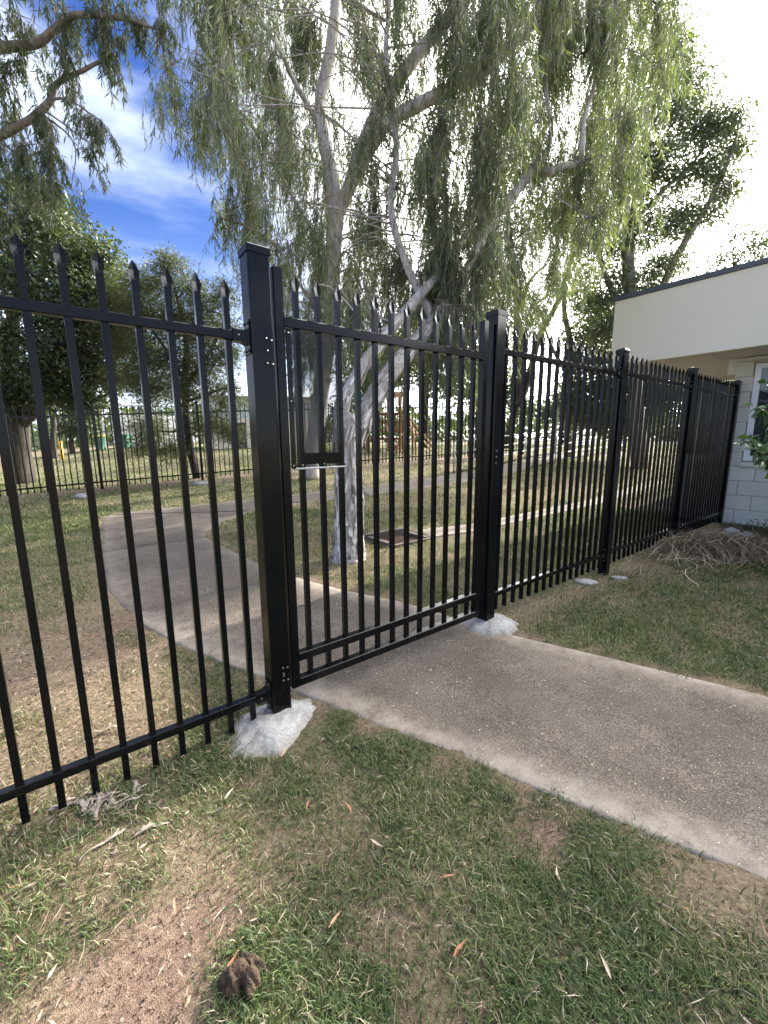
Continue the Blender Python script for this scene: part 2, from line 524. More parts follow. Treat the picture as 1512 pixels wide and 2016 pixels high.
# ---- ground sheet
def axis(lo, hi, step, far_lo, far_hi, grow=1.16):
    mid = list(np.arange(lo, hi + 1e-6, step))
    a, d = lo, step
    left = []
    while a > far_lo:
        d *= grow; a -= d; left.append(a)
    b, d = hi, step
    right = []
    while b < far_hi:
        d *= grow; b += d; right.append(b)
    return np.array(left[::-1] + mid + right)
gx = axis(-7, 7.5, .085, -260, 260)
gy = axis(-1.5, 10.5, .085, -60, 420)
XX, YY = np.meshgrid(gx, gy)

DIRT = [(-.66, .98, .22, 1.0), (-.76, .82, .34, 1.0), (-.40, 1.30, .10, .7), (-.02, 1.02, .10, .6),
        (.13, .78, .14, .55), (.62, 1.32, .16, .9), (1.0, 1.05, .16, .9), (1.25, .93, .2, .9), (-.30, 1.62, .12, .5), (.25, 1.6, .14, .8),
        (-1.9, 2.5, .55, .9), (-1.5, 2.1, .45, .9), (-2.5, 3.3, .6, .75), (-1.35, 1.75, .35, .8), (-2.6, 2.4, .8, .8)]
def cover(X, Y):
    """how much living turf: 0 bare, 1 dense"""
    X = np.asarray(X, float); Y = np.asarray(Y, float)
    s, t = to_st(X, Y)
    n = fbm(X * 1.9, Y * 1.9, 3); n2 = fbm(X * 6.5, Y * 6.5, 8, 3)
    c = np.clip((n - .26) * 2.6, 0, 1) * .60 + .50
    c = c * np.clip(.55 + 1.3 * (n2 - .22), .3, 1.2)
    for x, y, r, a in DIRT:
        d = np.hypot(X - x, Y - y) / r + (n2 - .5) * .9
        c = c * (1 - a * np.clip(1.25 - d, 0, 1))
    # thin dry turf at the far left, in front of and behind the left fence panel
    left = np.clip((-.28 - s) / .5, 0, 1) * np.clip((t + 1.15) / .5, 0, 1) * np.clip((2.6 - t) / .8, 0, 1)
    c = c * (1 - (.15 + .45 * np.clip(t / .4, 0, 1)) * left)
    # trodden strip below the right-hand fence panels
    st = np.clip(1 - np.abs(t + .08) / .42, 0, 1) * np.clip((s - 1.5) / .3, 0, 1) * np.clip((5.6 - s) / 1.0, 0, 1)
    c = c * (1 - .65 * st)
    # mulch bed near the building
    bed = np.clip((s - 4.6 + .4 * (n2 - .5)) / .5, 0, 1) * np.clip((.9 + t - .2 * (s - 5)) / .5, 0, 1) * np.clip((.3 - t) / .2, 0, 1)
    c = c * (1 - .92 * bed)
    # worn ground round the near tree and along the back fence
    c = c * (1 - .6 * np.clip(1.3 - np.hypot(X + .42, Y - 4.66) / .65, 0, 1))
    bf = np.abs((Y - 15.4) - .487 * (X - 2.0)) / 1.11
    c = c * (1 - .8 * np.clip(1.3 - bf / .75, 0, 1))
    c = c * (1 - .5 * np.clip((t - 2.4) / .3, 0, 1) * np.clip((4.9 - t) / .3, 0, 1) * np.clip((n - .36) * 5, 0, 1))
    # bare soil fringe along the path edges
    ed = edge_dist(X, Y) + .16 * (n2 - .45)
    c = c * np.clip(.15 + ed / .11, 0, 1)
    return np.clip(c, 0, 1)
def dryness(X, Y):
    n = fbm(X * 2.3 + 4, Y * 2.3, 21)
    s, t = to_st(X, Y)
    left = np.clip((-.25 - s) / .5, 0, 1)
    st = np.clip(1 - np.abs(t + .05) / .5, 0, 1) * np.clip((s - 1.6) / .3, 0, 1)
    return np.clip((n - .36) * 3.0 + .4 * left + .45 * st - .25 * np.clip((s - 1.5) / .4, 0, 1) * np.clip(-t / .3, 0, 1) + .45 * np.clip(t / 3, 0, 1) - .75 * np.clip((t - 10.5) / 2, 0, 1) - .35 * np.clip((t - 4.2) / .5, 0, 1) * np.clip((9 - t) / .5, 0, 1), 0, 1)

cov = cover(XX, YY); dr = dryness(XX, YY)
near = np.clip(1 - (np.hypot(XX, YY - 4) - 6) / 6, 0, 1)
ZZ = G(XX, YY) + near * (.024 * (fbm(XX * 1.6, YY * 1.6, 5) - .5) + .016 * (fbm(XX * 7, YY * 7, 9, 3) - .5))
onpath = in_poly(XX.ravel(), YY.ravel(), path_poly).reshape(XX.shape)
ZZ = ZZ + np.where(~onpath, .013 * np.clip(1.4 - edge_dist(XX, YY) / .10, 0, 1), 0)
ZZ = np.where(onpath & (edge_dist(XX, YY) > .10), G(XX, YY) - .03, ZZ)
ps, pt_ = to_st(XX, YY)
inpit = (ps > 2.28) & (ps < 3.0) & (pt_ > 2.06) & (pt_ < 2.6)
ZZ = np.where(inpit, G(XX, YY) - .45, ZZ)
ny, nx = XX.shape
idx = np.arange(ny * nx).reshape(ny, nx)
F = np.stack([idx[:-1, :-1], idx[:-1, 1:], idx[1:, 1:], idx[1:, :-1]], -1).reshape(-1, 4)
me = mesh_np('ground', np.stack([XX, YY, ZZ], -1).reshape(-1, 3), F, True, {'cover': cov.ravel(), 'dry': dr.ravel()})
ground = link('ground', me, MT['soil'])
tag(ground, 'worn lawn of green couch grass and bare reddish earth', kind='structure')

# ---- path slabs
def slab(name, sec, parent, nu=14, top=.013, gap=.006, jit=.014, seed=0, pale=1.0):
    V = []; E = []; n = len(sec)
    us = np.linspace(0, 1, nu + 1)
    us = np.concatenate([[0, .012, .05], us[1:-1], [.95, .988, 1]])
    for i, (a, b) in enumerate(sec):
        for j, k in enumerate(us):
            s_, t_ = edge_pt(a, b, k)
            x, y = from_st(s_, t_)
            w = math.dist(a, b)
            if j in (0, len(us) - 1):
                q = jit * 2 * (float(fbm(x * 5, y * 5, 31 + seed, 3)) - .5)
                x += q; y += q
            z = g(x, y) + top + .006 * (float(fbm(x * 2, y * 2, 40)) - .5)
            if j in (0, len(us) - 1): z -= .012
            if i in (0, n - 1): z -= .007
            V.append((x, y, z))
            E.append(pale * max(0, 1 - min(k, 1 - k) * w / .22))
    m = len(us); F = []
    for i in range(n - 1):
        for j in range(m - 1):
            F.append((i * m + j, i * m + j + 1, (i + 1) * m + j + 1, (i + 1) * m + j))
    ring = [j for j in range(m)] + [i * m + m - 1 for i in range(1, n)] + [(n - 1) * m + j for j in range(m - 2, -1, -1)] + [i * m for i in range(n - 2, 0, -1)]
    base = len(V)
    for q in ring:
        x, y, z = V[q]; V.append((x, y, z - .11)); E.append(pale)
    L = len(ring)
    for i in range(L):
        F.append((ring[(i + 1) % L], ring[i], base + i, base + (i + 1) % L))
    # make winding upward
    me = mesh_np(name, V, [f[::-1] for f in F], False, {'edge': E})
    return link(name, me, MT['path'], parent)
def shrink(sec, d0, d1):
    sec = [list(map(list, s)) for s in sec]
    def pull(i, j, d):
        for k in range(2):
            a, b = sec[i][k], sec[j][k]
            L = math.dist(a, b)
            sec[i][k] = [a[0] + (b[0] - a[0]) * d / L, a[1] + (b[1] - a[1]) * d / L]
    pull(0, 1, d0); pull(-1, -2, d1)
    return [tuple(map(tuple, s)) for s in sec]
footpath = empty('footpath')
tag(footpath, 'worn concrete footpath running through the gate and across the back lawn', kind='structure')
for i, (a, b) in enumerate(zip(cuts[:-1], cuts[1:])):
    slab('slab', shrink(PATH[a:b + 1], .006, .006), footpath, seed=i, pale=1.0 if i < 2 else .35)
# shallow concrete drain from the grated pit
chan = dense([((2.99, 2.52), (2.99, 2.10)), ((3.25, 2.45), (3.2, 2.06)), ((4.0, 2.26), (3.75, 1.94)), ((7.2, 2.12), (7.15, 1.84)), ((11.5, 2.5), (11.5, 2.2))], .25)
ch = slab('drain_channel', chan, None, nu=6, top=.02)
tag(ch, 'narrow flush concrete drain strip running right from the grated pit', 'drain')

# ---- grated pit
pz = g(*from_st(2.65, 2.3))
pit = empty('drain_pit', (*from_st(2.64, 2.33), pz), FA)
tag(pit, 'square rusty steel grate in a concrete surround behind the gate', 'drain')
m = MB()
for x0, x1, y0, y1, h in ((-.36, .36, -.29, -.235, .02), (-.36, .36, .225, .31, .075), (-.36, -.29, -.235, .225, .05), (.29, .36, -.235, .225, .03)):
    m.box(x0, x1, y0, y1, -.4, h)
m.build('surround', MT['path'], pit)
MB().box(-.29, .29, -.235, .225, -.42, -.40).build('pit_floor', MT['dark'], pit)
bar = MB().box(-.288, .288, -.005, .005, -.045, -.012).mesh('grate_bar')
for k in range(15):
    link('grate_bar', bar, MT['rust'], pit, (0, -.215 + k * .030, 0))
for x in (-.2, 0, .2):
    MB().box(x - .006, x + .006, -.233, .223, -.052, -.046).build('cross_bar', MT['rust'], pit)

# ================================================================== FENCES
def ring8(w, d, wm, dm, z):
    w *= .5; d *= .5; wm *= .5; dm *= .5
    return [(-w, -d, z), (0, -dm, z), (w, -d, z), (wm, 0, z), (w, d, z), (0, dm, z), (-w, d, z), (-wm, 0, z)]
def picket_mesh(L, w=.025, spear=True, name='picket'):
    r = [ring8(w, w, w, w, 0)]
    if spear:
        r += [ring8(w, w, w, w, L - .074), ring8(w + .003, w - .002, w + .002, w - .008, L - .064),
              ring8(w + .014, w - .007, w + .010, .006, L - .041), ring8(w + .012, w - .012, w + .006, .005, L - .035),
              ring8(.004, .004, .004, .004, L)]
    else:
        r += [ring8(w, w, w, w, L)]
    return MB().rings(r).mesh(name)
def cap_rings(w, z):
    q = w * .5
    def sq(h, zz, c=.005):
        return [(-h + c, -h, zz), (h - c, -h, zz), (h, -h + c, zz), (h, h - c, zz), (h - c, h, zz), (-h + c, h, zz), (-h, h - c, zz), (-h, -h + c, zz)]
    return [sq(q + .004, z - .032), sq(q + .0045, z - .004), sq(q + .001, z), sq(q - .012, z + .006), sq(q * .35, z + .016), sq(.004, z + .018, .001)]
BOLT = MB().rings([[(math.cos(a) * r, -y, math.sin(a) * r) for a in [i * math.pi / 4 for i in range(8)]] for r, y in ((.0062, -.001), (.0062, .0035), (.0045, .006), (.001, .0068))]).mesh('bolt', True)
def post(parent, s, w, zb, zt, name='post'):
    p = MB().prism((0, 0, zb), (0, 0, zt - .004), w, w, .006, 'z').build(name, MT['black'], parent, loc=(s, 0, 0))
    MB().rings(cap_rings(w, zt)).build('cap', MT['black'], p)
    return p
def add_bolts(p, pts, y):
    for x, z in pts:
        link('bolt', BOLT, MT['bolt'], p, (x, y, z))
def bracket(parent, s_post, side, z, h=.038):
    """cup bracket holding a rail end; side -1: rail comes from smaller s"""
    m = MB()
    x0 = s_post + side * .0
    m.box(min(x0, x0 + side * .005), max(x0, x0 + side * .005), -.032, .032, z - .072, z + .072)
    a, b = h * .5 + .014, h * .5 + .005
    ra = [(x0 + side * .004, -a, z - a), (x0 + side * .004, a, z - a), (x0 + side * .004, a, z + a), (x0 + side * .004, -a, z + a)]
    rb = [(x0 + side * .030, -b, z - b), (x0 + side * .030, b, z - b), (x0 + side * .030, b, z + b), (x0 + side * .030, -b, z + b)]
    rc = [(x0 + side * .072, -b, z - b), (x0 + side * .072, b, z - b), (x0 + side * .072, b, z + b), (x0 + side * .072, -b, z + b)]
    m.rings([ra, rb, rc] if side > 0 else [ra[::-1], rb[::-1], rc[::-1]])
    o = m.build('bracket', MT['black'], parent)
    for zz in (z - .058, z + .058):
        for yy in (-.018, .018):
            link('bolt', BOLT, MT['black'], o, (x0 + side * .005, yy, zz), (0, 0, R(-90) if side < 0 else R(90)))
    link('bolt', BOLT, MT['black'], o, (x0 + side * .05, -b, z))
    return o
PK = picket_mesh(2.10)
def panel(parent, s_first, n, pitch, z_bot, rail_lo, rail_hi, s_a, s_b, rail=.038):
    for z in (rail_lo, rail_hi):
        MB().prism((s_a, 0, z), (s_b, 0, z), rail, rail, .003, 'x').build('rail', MT['black'], parent)
    for i in range(n):
        o = link('picket', PK, MT['black'], parent, (s_first + i * pitch, 0, z_bot + random.uniform(-.002, .002)), (random.uniform(-.002, .002), random.uniform(-.0015, .0015), random.uniform(-.02, .02)))

FZ = 0.0
# ---- left of the gate
lf = empty('security_fence', (FX, FY, 0), FA)
tag(lf, 'black spear-top steel fence panel with hinge post, left of the gate', 'fence')
hp = post(lf, -.076, .100, -.25, 2.262)
add_bolts(hp, [(.012, 1.885), (.036, 1.879), (.015, 1.833), (.012, 1.779), (.037, 1.777)], -.0505)
add_bolts(hp, [(.010, .295), (.034, .290), (.012, .262), (.010, .225), (.034, .222), (.012, .250)], -.0505)
panel(lf, -.2163 - 14 * .11055, 15, .11055, .0106, .1535, 1.8895, -1.93, -.13)
post(lf, -1.98, .100, -.25, 2.20)
bracket(lf, -.126, -1, 1.8895); bracket(lf, -.126, -1, .1535)
# ---- right of the gate
rf = empty('security_fence', (FX, FY, 0), FA)
tag(rf, 'long black spear-top steel fence running from the latch post to the building', 'fence')
lp = post(rf, 1.598, .100, -.25, 2.283)
add_bolts(lp, [(-.012, 1.44 - .085), (-.012, 1.44 - .128), (-.012, 1.44 - .170)], -.0505)
post(rf, 3.493, .085, -.2, 2.262); post(rf, 5.405, .085, -.2, 2.272); post(rf, 7.305, .085, -.2, 2.262)
panel(rf, 1.715, 16, .11134, .128, .259, 2.0365, 1.645, 3.45)
panel(rf, 3.602, 16, .1137, .139, .270, 2.048, 3.535, 5.362)
panel(rf, 5.516, 16, .1137, .139, .270, 2.048, 5.447, 7.262)
for sp in (3.493, 5.405):
    for z in ((.259, 2.0365) if sp < 4 else (.27, 2.048)):
        bracket(rf, sp - .0425, -1, z)
    for z in (.27, 2.048):
        bracket(rf, sp + .0425, 1, z)
for z in (.27, 2.048): bracket(rf, 7.305 - .0425, -1, z)
# ---- the gate
gt = empty('security_gate', (FX, FY, 0), FA)
tag(gt, 'black spear-top pedestrian gate with a perforated lock screen', 'gate')
for s in (.0195, 1.4745):
    MB().prism((s, 0, .137), (s, 0, 2.206), .045, .045, .003, 'z').build('stile', MT['black'], gt)
for z in (1.979, .302, .159):
    MB().prism((.0425, 0, z), (1.4515, 0, z), .046, .046, .003, 'x').build('rail', MT['black'], gt)
PKG = picket_mesh(2.196 - .16, name='gate_picket')
for i in range(12):
    link('picket', PKG, MT['black'], gt, (.1117 + i * .11513, 0, .16), (0, 0, random.uniform(-.02, .02)))
# perforated screen in front of the first three pickets: a real lattice
sc = empty('lock_screen', parent=gt)
x0, x1, z0, z1, yy = .070, .348, 1.305, 1.945, -.0235
m = MB()
sp_, th = .0095, .0015
def clip_line(c, sgn):
    pts = []
    for x in (x0, x1):
        z = c + sgn * 1.6 * (x - x0)
        if z0 <= z <= z1: pts.append((x, z))
    for z in (z0, z1):
        x = x0 + (z - c) / (sgn * 1.6)
        if x0 < x < x1: pts.append((x, z))
    return pts[:2] if len(pts) >= 2 else None
for sgn in (1, -1):
    c = z0 - 1.6 * (x1 - x0)
    while c < z1 + 1.6 * (x1 - x0):
        q = clip_line(c, sgn)
        if q:
            (ax, az), (bx, bz) = q
            dx, dz = bx - ax, bz - az; L = math.hypot(dx, dz)
            if L > .004:
                ux, uz = -dz / L * th, dx / L * th
                y = yy - (.0008 if sgn > 0 else 0)
                m.add([(ax + ux, y, az + uz), (bx + ux, y, bz + uz), (bx - ux, y, bz - uz), (ax - ux, y, az - uz),
                       (ax + ux, y + .0007, az + uz), (bx + ux, y + .0007, bz + uz), (bx - ux, y + .0007, bz - uz), (ax - ux, y + .0007, az - uz)],
                      [(0, 1, 2, 3), (7, 6, 5, 4)])
        c += sp_ * 1.6
ms = m.build('mesh_sheet', MT['black'], sc); ms["kind"] = "stuff"
MB().prism((.058, -.021, 1.30), (.058, -.021, 1.95), .024, .008, .001, 'z').build('side_strip', MT['black'], sc)
MB().tube([(.066, -.0265, 1.300), (.352, -.0265, 1.300)], .0052, 8).build('bottom_rod', MT['galv'], sc)
MB().box(.098, .338, .0135, .019, 1.318, 1.375).build('lock_plate', MT['black'], sc)
for x, z in ((.058, 1.93), (.058, 1.62), (.058, 1.315), (.352, 1.93), (.352, 1.60), (.352, 1.315), (.105, 1.315), (.227, 1.318)):
    link('bolt', BOLT, MT['bolt'], sc, (x - .004, -.0255, z))

# ---- concrete footings round the gate posts
def mound(name, s0, t0, rx, ry, h, label, seed, skew=0.0, rough=1.0):
    V = []; F = []
    nr, na = 22, 84; RIM = []
    cx, cy = from_st(s0, t0)
    for i in range(nr + 1):
        for j in range(na):
            a = 2 * math.pi * j / na
            k = i / nr
            rr = 1 + .17 * (float(fbm(math.cos(a) * 1.6 + seed, math.sin(a) * 1.6, seed, 3)) - .5) * 2 + .07 * (float(fbm(math.cos(a) * 6 + seed, math.sin(a) * 6, seed, 3)) - .5) * 2
            s = s0 + rx * rr * k * math.cos(a) - skew * max(0, -math.sin(a)) * k
            t = t0 + ry * rr * k * math.sin(a)
            x, y = from_st(s, t)
            zz = g(x, y) - .03 + (h + .03) * (1 - k ** 2.1) + .03 * (1 - k) * 0 + rough * (.030 * (float(fbm(x * 11, y * 11, seed + 3)) - .5) + .020 * (float(fbm(x * 34, y * 34, seed + 5, 3)) - .5))
            V.append((x - cx, y - cy, zz)); RIM.append(max(0, (k - .62) / .38))
    for i in range(nr):
        for j in range(na):
            F.append((i * na + j, (i + 1) * na + j, (i + 1) * na + (j + 1) % na, i * na + (j + 1) % na))
    o = link(name, mesh_np(name, V, F, True, {'rim': RIM}), MT['footing'], None, (cx, cy, 0))
    tag(o, label, 'footing', 'concrete footings of the gate posts')
    return o
mound('concrete_footing', -.12, -.045, .27, .23, .060, 'rough white concrete footing round the hinge post left of the gate', 2, .12, .9)
mound('concrete_footing', 1.63, -.01, .25, .23, .080, 'domed white concrete footing round the latch post by the path', 7, 0.0, .4)
# rubble by the first fence post to the right
def lump(name, x, y, r, label, cat, mat, seed, sq=(1, 1, .6), sink=.3, group=None, sub=3, amp=.45, rot=0):
    bm = bmesh.new(); bmesh.ops.create_icosphere(bm, subdivisions=sub, radius=1)
    for v in bm.verts:
        p = v.co
        n = float(fbm(p.x * 1.6 + p.z * .9 + seed, p.y * 1.6 - p.z * .7, seed)) - .5
        n2 = float(fbm(p.x * 5 + p.z * 3, p.y * 5 - p.z * 2, seed + 4, 3)) - .5
        v.co = p * (1 + amp * n * 2 + amp * .35 * n2)
        v.co.x *= r * sq[0]; v.co.y *= r * sq[1]; v.co.z *= r * sq[2]
    me = bpy.data.meshes.new(name); bm.to_mesh(me); bm.free()
    me.polygons.foreach_set('use_smooth', [True] * len(me.polygons))
    o = link(name, me, mat, None, (x, y, g(x, y) + r * sq[2] * (1 - 2 * sink)), (0, 0, rot))
    if label: tag(o, label, cat, group)
    return o
def xy(s, t): return from_st(s, t)
for i, (s, t, r, lab) in enumerate([(3.10, -.02, .075, 'flat white concrete chunk under the fence, nearer the gate'), (3.46, -.17, .055, 'small white concrete chunk at the foot of the first fence post right of the gate')]):
    lump('concrete_chunk', *xy(s, t), r, lab, 'rubble', MT['footing'], 11 + i, (1.4, .9, .35), .35, None, 3)

# ---- boundary fence at the back of the lawn
BA = math.atan2(.487, 1.0)
bx0, by0 = -12.6, 15.4 + .487 * (-12.6 - 2.0)
bfe = empty('boundary_fence', (bx0, by0, 0), BA)
tag(bfe, 'black spear-top fence along the back of the lawn beyond the trees', 'fence')
PKB = picket_mesh(2.06, .024, name='back_picket')
Lb = 21.9
def gb(s): return g(bx0 + s * math.cos(BA), by0 + s * math.sin(BA))
npan = int(Lb / 2.43)
BP = MB().prism((0, 0, -.2), (0, 0, 2.2), .065, .065, .004, 'z').mesh('back_post')
BC = MB().rings(cap_rings(.065, 2.2)).mesh('cap')
ofs = .94
for k in range(npan + 1):
    sp = ofs + k * 2.43
    if sp > Lb + .1: break
    pb = link('post', BP, MT['black'], bfe, (sp, 0, gb(sp)))
    link('cap', BC, MT['black'], pb)
    if k < npan and sp + 2.43 < Lb + .2:
        za, zb_ = gb(sp + .3), gb(sp + 2.1)
        for i in range(18):
            s_ = sp + .1 + i * .1312
            zz = za + (zb_ - za) * (s_ - sp - .3) / 1.8
            link('picket', PKB, MT['black'], bfe, (s_, 0, zz + .05))
        for dz in (.19, 1.90):
            m = MB()
            m.add([(sp + .03, -.019, gb(sp) * 0 + za + (zb_ - za) * (-.3) / 1.8 + dz - .019), (sp + 2.40, -.019, za + (zb_ - za) * 2.1 / 1.8 + dz - .019), (sp + 2.40, .019, za + (zb_ - za) * 2.1 / 1.8 + dz - .019), (sp + .03, .019, za + (zb_ - za) * (-.3) / 1.8 + dz - .019),
                   (sp + .03, -.019, za + (zb_ - za) * (-.3) / 1.8 + dz + .019), (sp + 2.40, -.019, za + (zb_ - za) * 2.1 / 1.8 + dz + .019), (sp + 2.40, .019, za + (zb_ - za) * 2.1 / 1.8 + dz + .019), (sp + .03, .019, za + (zb_ - za) * (-.3) / 1.8 + dz + .019)],
                  [(0, 3, 2, 1), (4, 5, 6, 7), (0, 1, 5, 4), (1, 2, 6, 5), (2, 3, 7, 6), (3, 0, 4, 7)])
            m.build('rail', MT['black'], bfe)
for i, p_ in enumerate(((-6.935, 9.517, 0.157), (-4.865, 11.006, 0.289))):
    lump('concrete_chunk', p_[0], p_[1], .16, ['white concrete lump on the lawn by the back fence, furthest left', 'white concrete pad at the foot of the back fence post by the slim tree'][i], 'rubble', MT['footing'], 30 + i, (1.3, .8, .45), .35, None, 3)

# ================================================================== BUILDING AT RIGHT
bd = empty('school_building', (FX, FY, 0), FA)     # local x along the fence, local y away from the camera
tag(bd, 'single-storey block building with deep cream fascia and grey roof edge', 'building')
WS, WT = 7.38, .06
fas = MB()
fas.box(6.45, 6.53, -9.0, 1.49, 2.60, 3.585)
fas.box(6.53, 16.0, 1.41, 1.49, 2.60, 3.585)
fas.build('fascia', MT['cream'], bd)
cp = MB()
cp.box(6.425, 6.60, -9.0, 1.52, 3.590, 3.655)
cp.box(6.60, 16.0, 1.36, 1.52, 3.590, 3.655)
cp.build('roof_capping', MT['capping'], bd)
MB().box(6.60, 16.0, -9.0, 1.36, 3.50, 3.60).build('roof', MT['roof'], bd)
# soffit sheets with cover strips
so = empty('soffit', parent=bd)
yy_ = 1.405
k = 0
while yy_ > -8.5:
    ya = yy_ - 1.19
    MB().box(6.535, 10.4, ya + .004, yy_ - .004, 2.612, 2.620).build('soffit_sheet', MT['soffit'], so)
    MB().prism((6.535, ya, 2.609), (10.4, ya, 2.609), .03, .006, .001, 'x').build('cover_strip', MT['soffit'], so)
    yy_ = ya; k += 1
# beam over the porch
MB().box(WS + .02, 10.4, WT - .10, WT + .10, 2.38, 2.606).build('porch_beam', MT['soffit'], bd)
# block wall with window opening: window t from -2.0 to -.16, z 1.09 .. 2.47
wl_ = empty('wall', parent=bd)
WTOP = 2.60
win = (-2.05, -.165, 1.085, 2.50)
MB().box(WS + .012, WS + .19, -9.0, WT - .012, -.2, win[2] - .02).build('mortar_bed', MT['mortar'], wl_)
MB().box(WS + .012, WS + .19, win[1] + .012, WT - .012, win[2] - .02, WTOP).build('mortar_bed', MT['mortar'], wl_)
MB().box(WS + .012, WS + .19, -9.0, win[0] - .012, win[2] - .02, WTOP).build('mortar_bed', MT['mortar'], wl_)
MB().box(WS + .012, WS + .19, win[0] - .012, win[1] + .012, win[3] + .012, WTOP).build('mortar_bed', MT['mortar'], wl_)
CH = .2215
z = .1135 - CH
row = 0
while z < WTOP - .02:
    z1_ = min(z + CH - .008, WTOP)
    off = (row % 2) * .215
    t1 = WT
    first = True
    while t1 > -3.4:
        w = (.215 if (row % 2) else .43) if first else .43
        if first and row % 2 == 0: w = .40
        first = False
        t0 = t1 - w + .008
        segs = [(t0, t1)]
        if z1_ > win[2] and z < win[3]:
            segs = []
            if t1 > win[1]: segs.append((max(t0, win[1] + .004), t1))
            if t0 < win[0]: segs.append((t0, min(t1, win[0] - .004)))
        for a, b in segs:
            if b - a < .03: continue
            zz1 = z1_
            m = MB(); c_ = .004
            # chamfered face towards the garden (-x)
            v = [(WS + .18, a, z), (WS + .18, b, z), (WS + .18, b, zz1), (WS + .18, a, zz1),
                 (WS + c_, a, z), (WS + c_, b, z), (WS + c_, b, zz1), (WS + c_, a, zz1),
                 (WS, a + c_, z + c_), (WS, b - c_, z + c_), (WS, b - c_, zz1 - c_), (WS, a + c_, zz1 - c_)]
            f = [(0, 1, 2, 3), (0, 4, 5, 1), (1, 5, 6, 2), (2, 6, 7, 3), (3, 7, 4, 0), (4, 8, 9, 5), (5, 9, 10, 6), (6, 10, 11, 7), (7, 11, 8, 4), (8, 11, 10, 9)]
            m.add(v, f); m.build('block', MT['block'], wl_)
        t1 = t1 - w
    z += CH; row += 1
MB().box(WS + .19, 10.4, -9.0, -8.9, 0, 2.6).box(10.4, 10.5, -9.0, 1.4, 0, 2.6).box(WS + .19, 10.4, WT - .19, WT - .012, -.1, 2.37).build('inner_wall', MT['block'], bd)
# window
wn_ = empty('window', parent=bd)
a, b, c_, d_ = win
fx0, fx1 = WS + .025, WS + .085
fr = MB()
for y0, y1, z0_, z1_ in ((a, a + .075, c_, d_), (b - .075, b, c_, d_), (a + .075, b - .075, c_, c_ + .075), (a + .075, b - .075, d_ - .07, d_), (-1.14, -1.08, c_ + .075, d_ - .07)):
    fr.box(fx0, fx1, y0, y1, z0_, z1_)
fr.build('frame', MT['frame'], wn_)
for y0, y1 in ((a + .075, -1.14), (-1.08, b - .075)):
    MB().box(fx0 + .022, fx0 + .028, y0, y1, c_ + .075, d_ - .07).build('pane', MT['glass'], wn_)
sl = MB().add([(-.012, a + .08, -.004), (.012, a + .08, .006), (.012, b - .08, .006), (-.012, b - .08, -.004)], [(0, 1, 2, 3)]).mesh('blind_slat')
for k in range(44):
    link('blind_slat', sl, MT['blind'], wn_, (WS + .13, 0, c_ + .09 + k * .028))
MB().rings([[(WS - .03, y, .985), (WS - .045, y, 1.00), (WS - .045, y, 1.055), (WS - .02, y, 1.068), (WS + .09, y, 1.075), (WS + .09, y, .985)] for y in (a - .03, b + .012)]).build('sill', MT['block'], bd)

# ================================================================== TREES
def limb(m, pts, radii, n=10, bumpy=.10, seed=0, sub=4):
    """smooth tapered limb through the points (Catmull-Rom), a little lumpy"""
    P = [np.array(p, float) for p in pts]
    P = [P[0] * 2 - P[1]] + P + [P[-1] * 2 - P[-2]]
    Q = []; Rr = []
    for i in range(1, len(P) - 2):
        for k in range(sub):
            u = k / sub
            p0, p1, p2, p3 = P[i - 1], P[i], P[i + 1], P[i + 2]
            Q.append(.5 * ((2 * p1) + (-p0 + p2) * u + (2 * p0 - 5 * p1 + 4 * p2 - p3) * u * u + (-p0 + 3 * p1 - 3 * p2 + p3) * u ** 3))
            Rr.append(radii[i - 1] + (radii[i] - radii[i - 1]) * u)
    Q.append(P[-2]); Rr.append(radii[-1])
    b = len(m.v)
    m.tube(Q, Rr, n)
    for i in range(b, len(m.v)):
        ring = (i - b) // n; k = (i - b) % n
        if ring < len(Q):
            q = Q[ring]; v = np.array(m.v[i])
            a = 2 * math.pi * k / n
            f = 1 + bumpy * 2 * (float(fbm(math.cos(a) * 1.5 + seed + ring * .13, math.sin(a) * 1.5 + ring * .35, seed, 3)) - .5)
            m.v[i] = tuple(q + (v - q) * f)
    return [tuple(q) for q in Q]

def leaves_mesh(name, base, d, L, W, rnd, curl=0.12, twist=None):
    """diamond leaves: base point, unit direction, length, width"""
    n = len(base)
    rv = rng.normal(size=(n, 3))
    side = np.cross(d, rv); side /= np.linalg.norm(side, axis=1)[:, None] + 1e-9
    nor = np.cross(d, side)
    L = L[:, None]; W = W[:, None]
    midp = base + d * L * .42 + nor * L * curl
    V = np.stack([base, midp + side * W * .5, base + d * L + nor * L * -.02, midp - side * W * .5], 1).reshape(-1, 3)
    F = np.arange(n * 4).reshape(n, 4)
    return mesh_np(name, V, F, False, {'rnd': np.repeat(np.clip(rnd, 0, 1), 4)})

def unit(v):
    return v / (np.linalg.norm(v, axis=-1, keepdims=True) + 1e-9)

def nearest(limbs, p):
    best = None
    for l in limbs:
        for i, q in enumerate(l):
            dd = (q[0] - p[0]) ** 2 + (q[1] - p[1]) ** 2 + (q[2] - p[2]) ** 2
            if q[2] > p[2] + .6: dd *= 1.8
            if best is None or dd < best[0]: best = (dd, q, i / max(1, len(l) - 1))
    return best

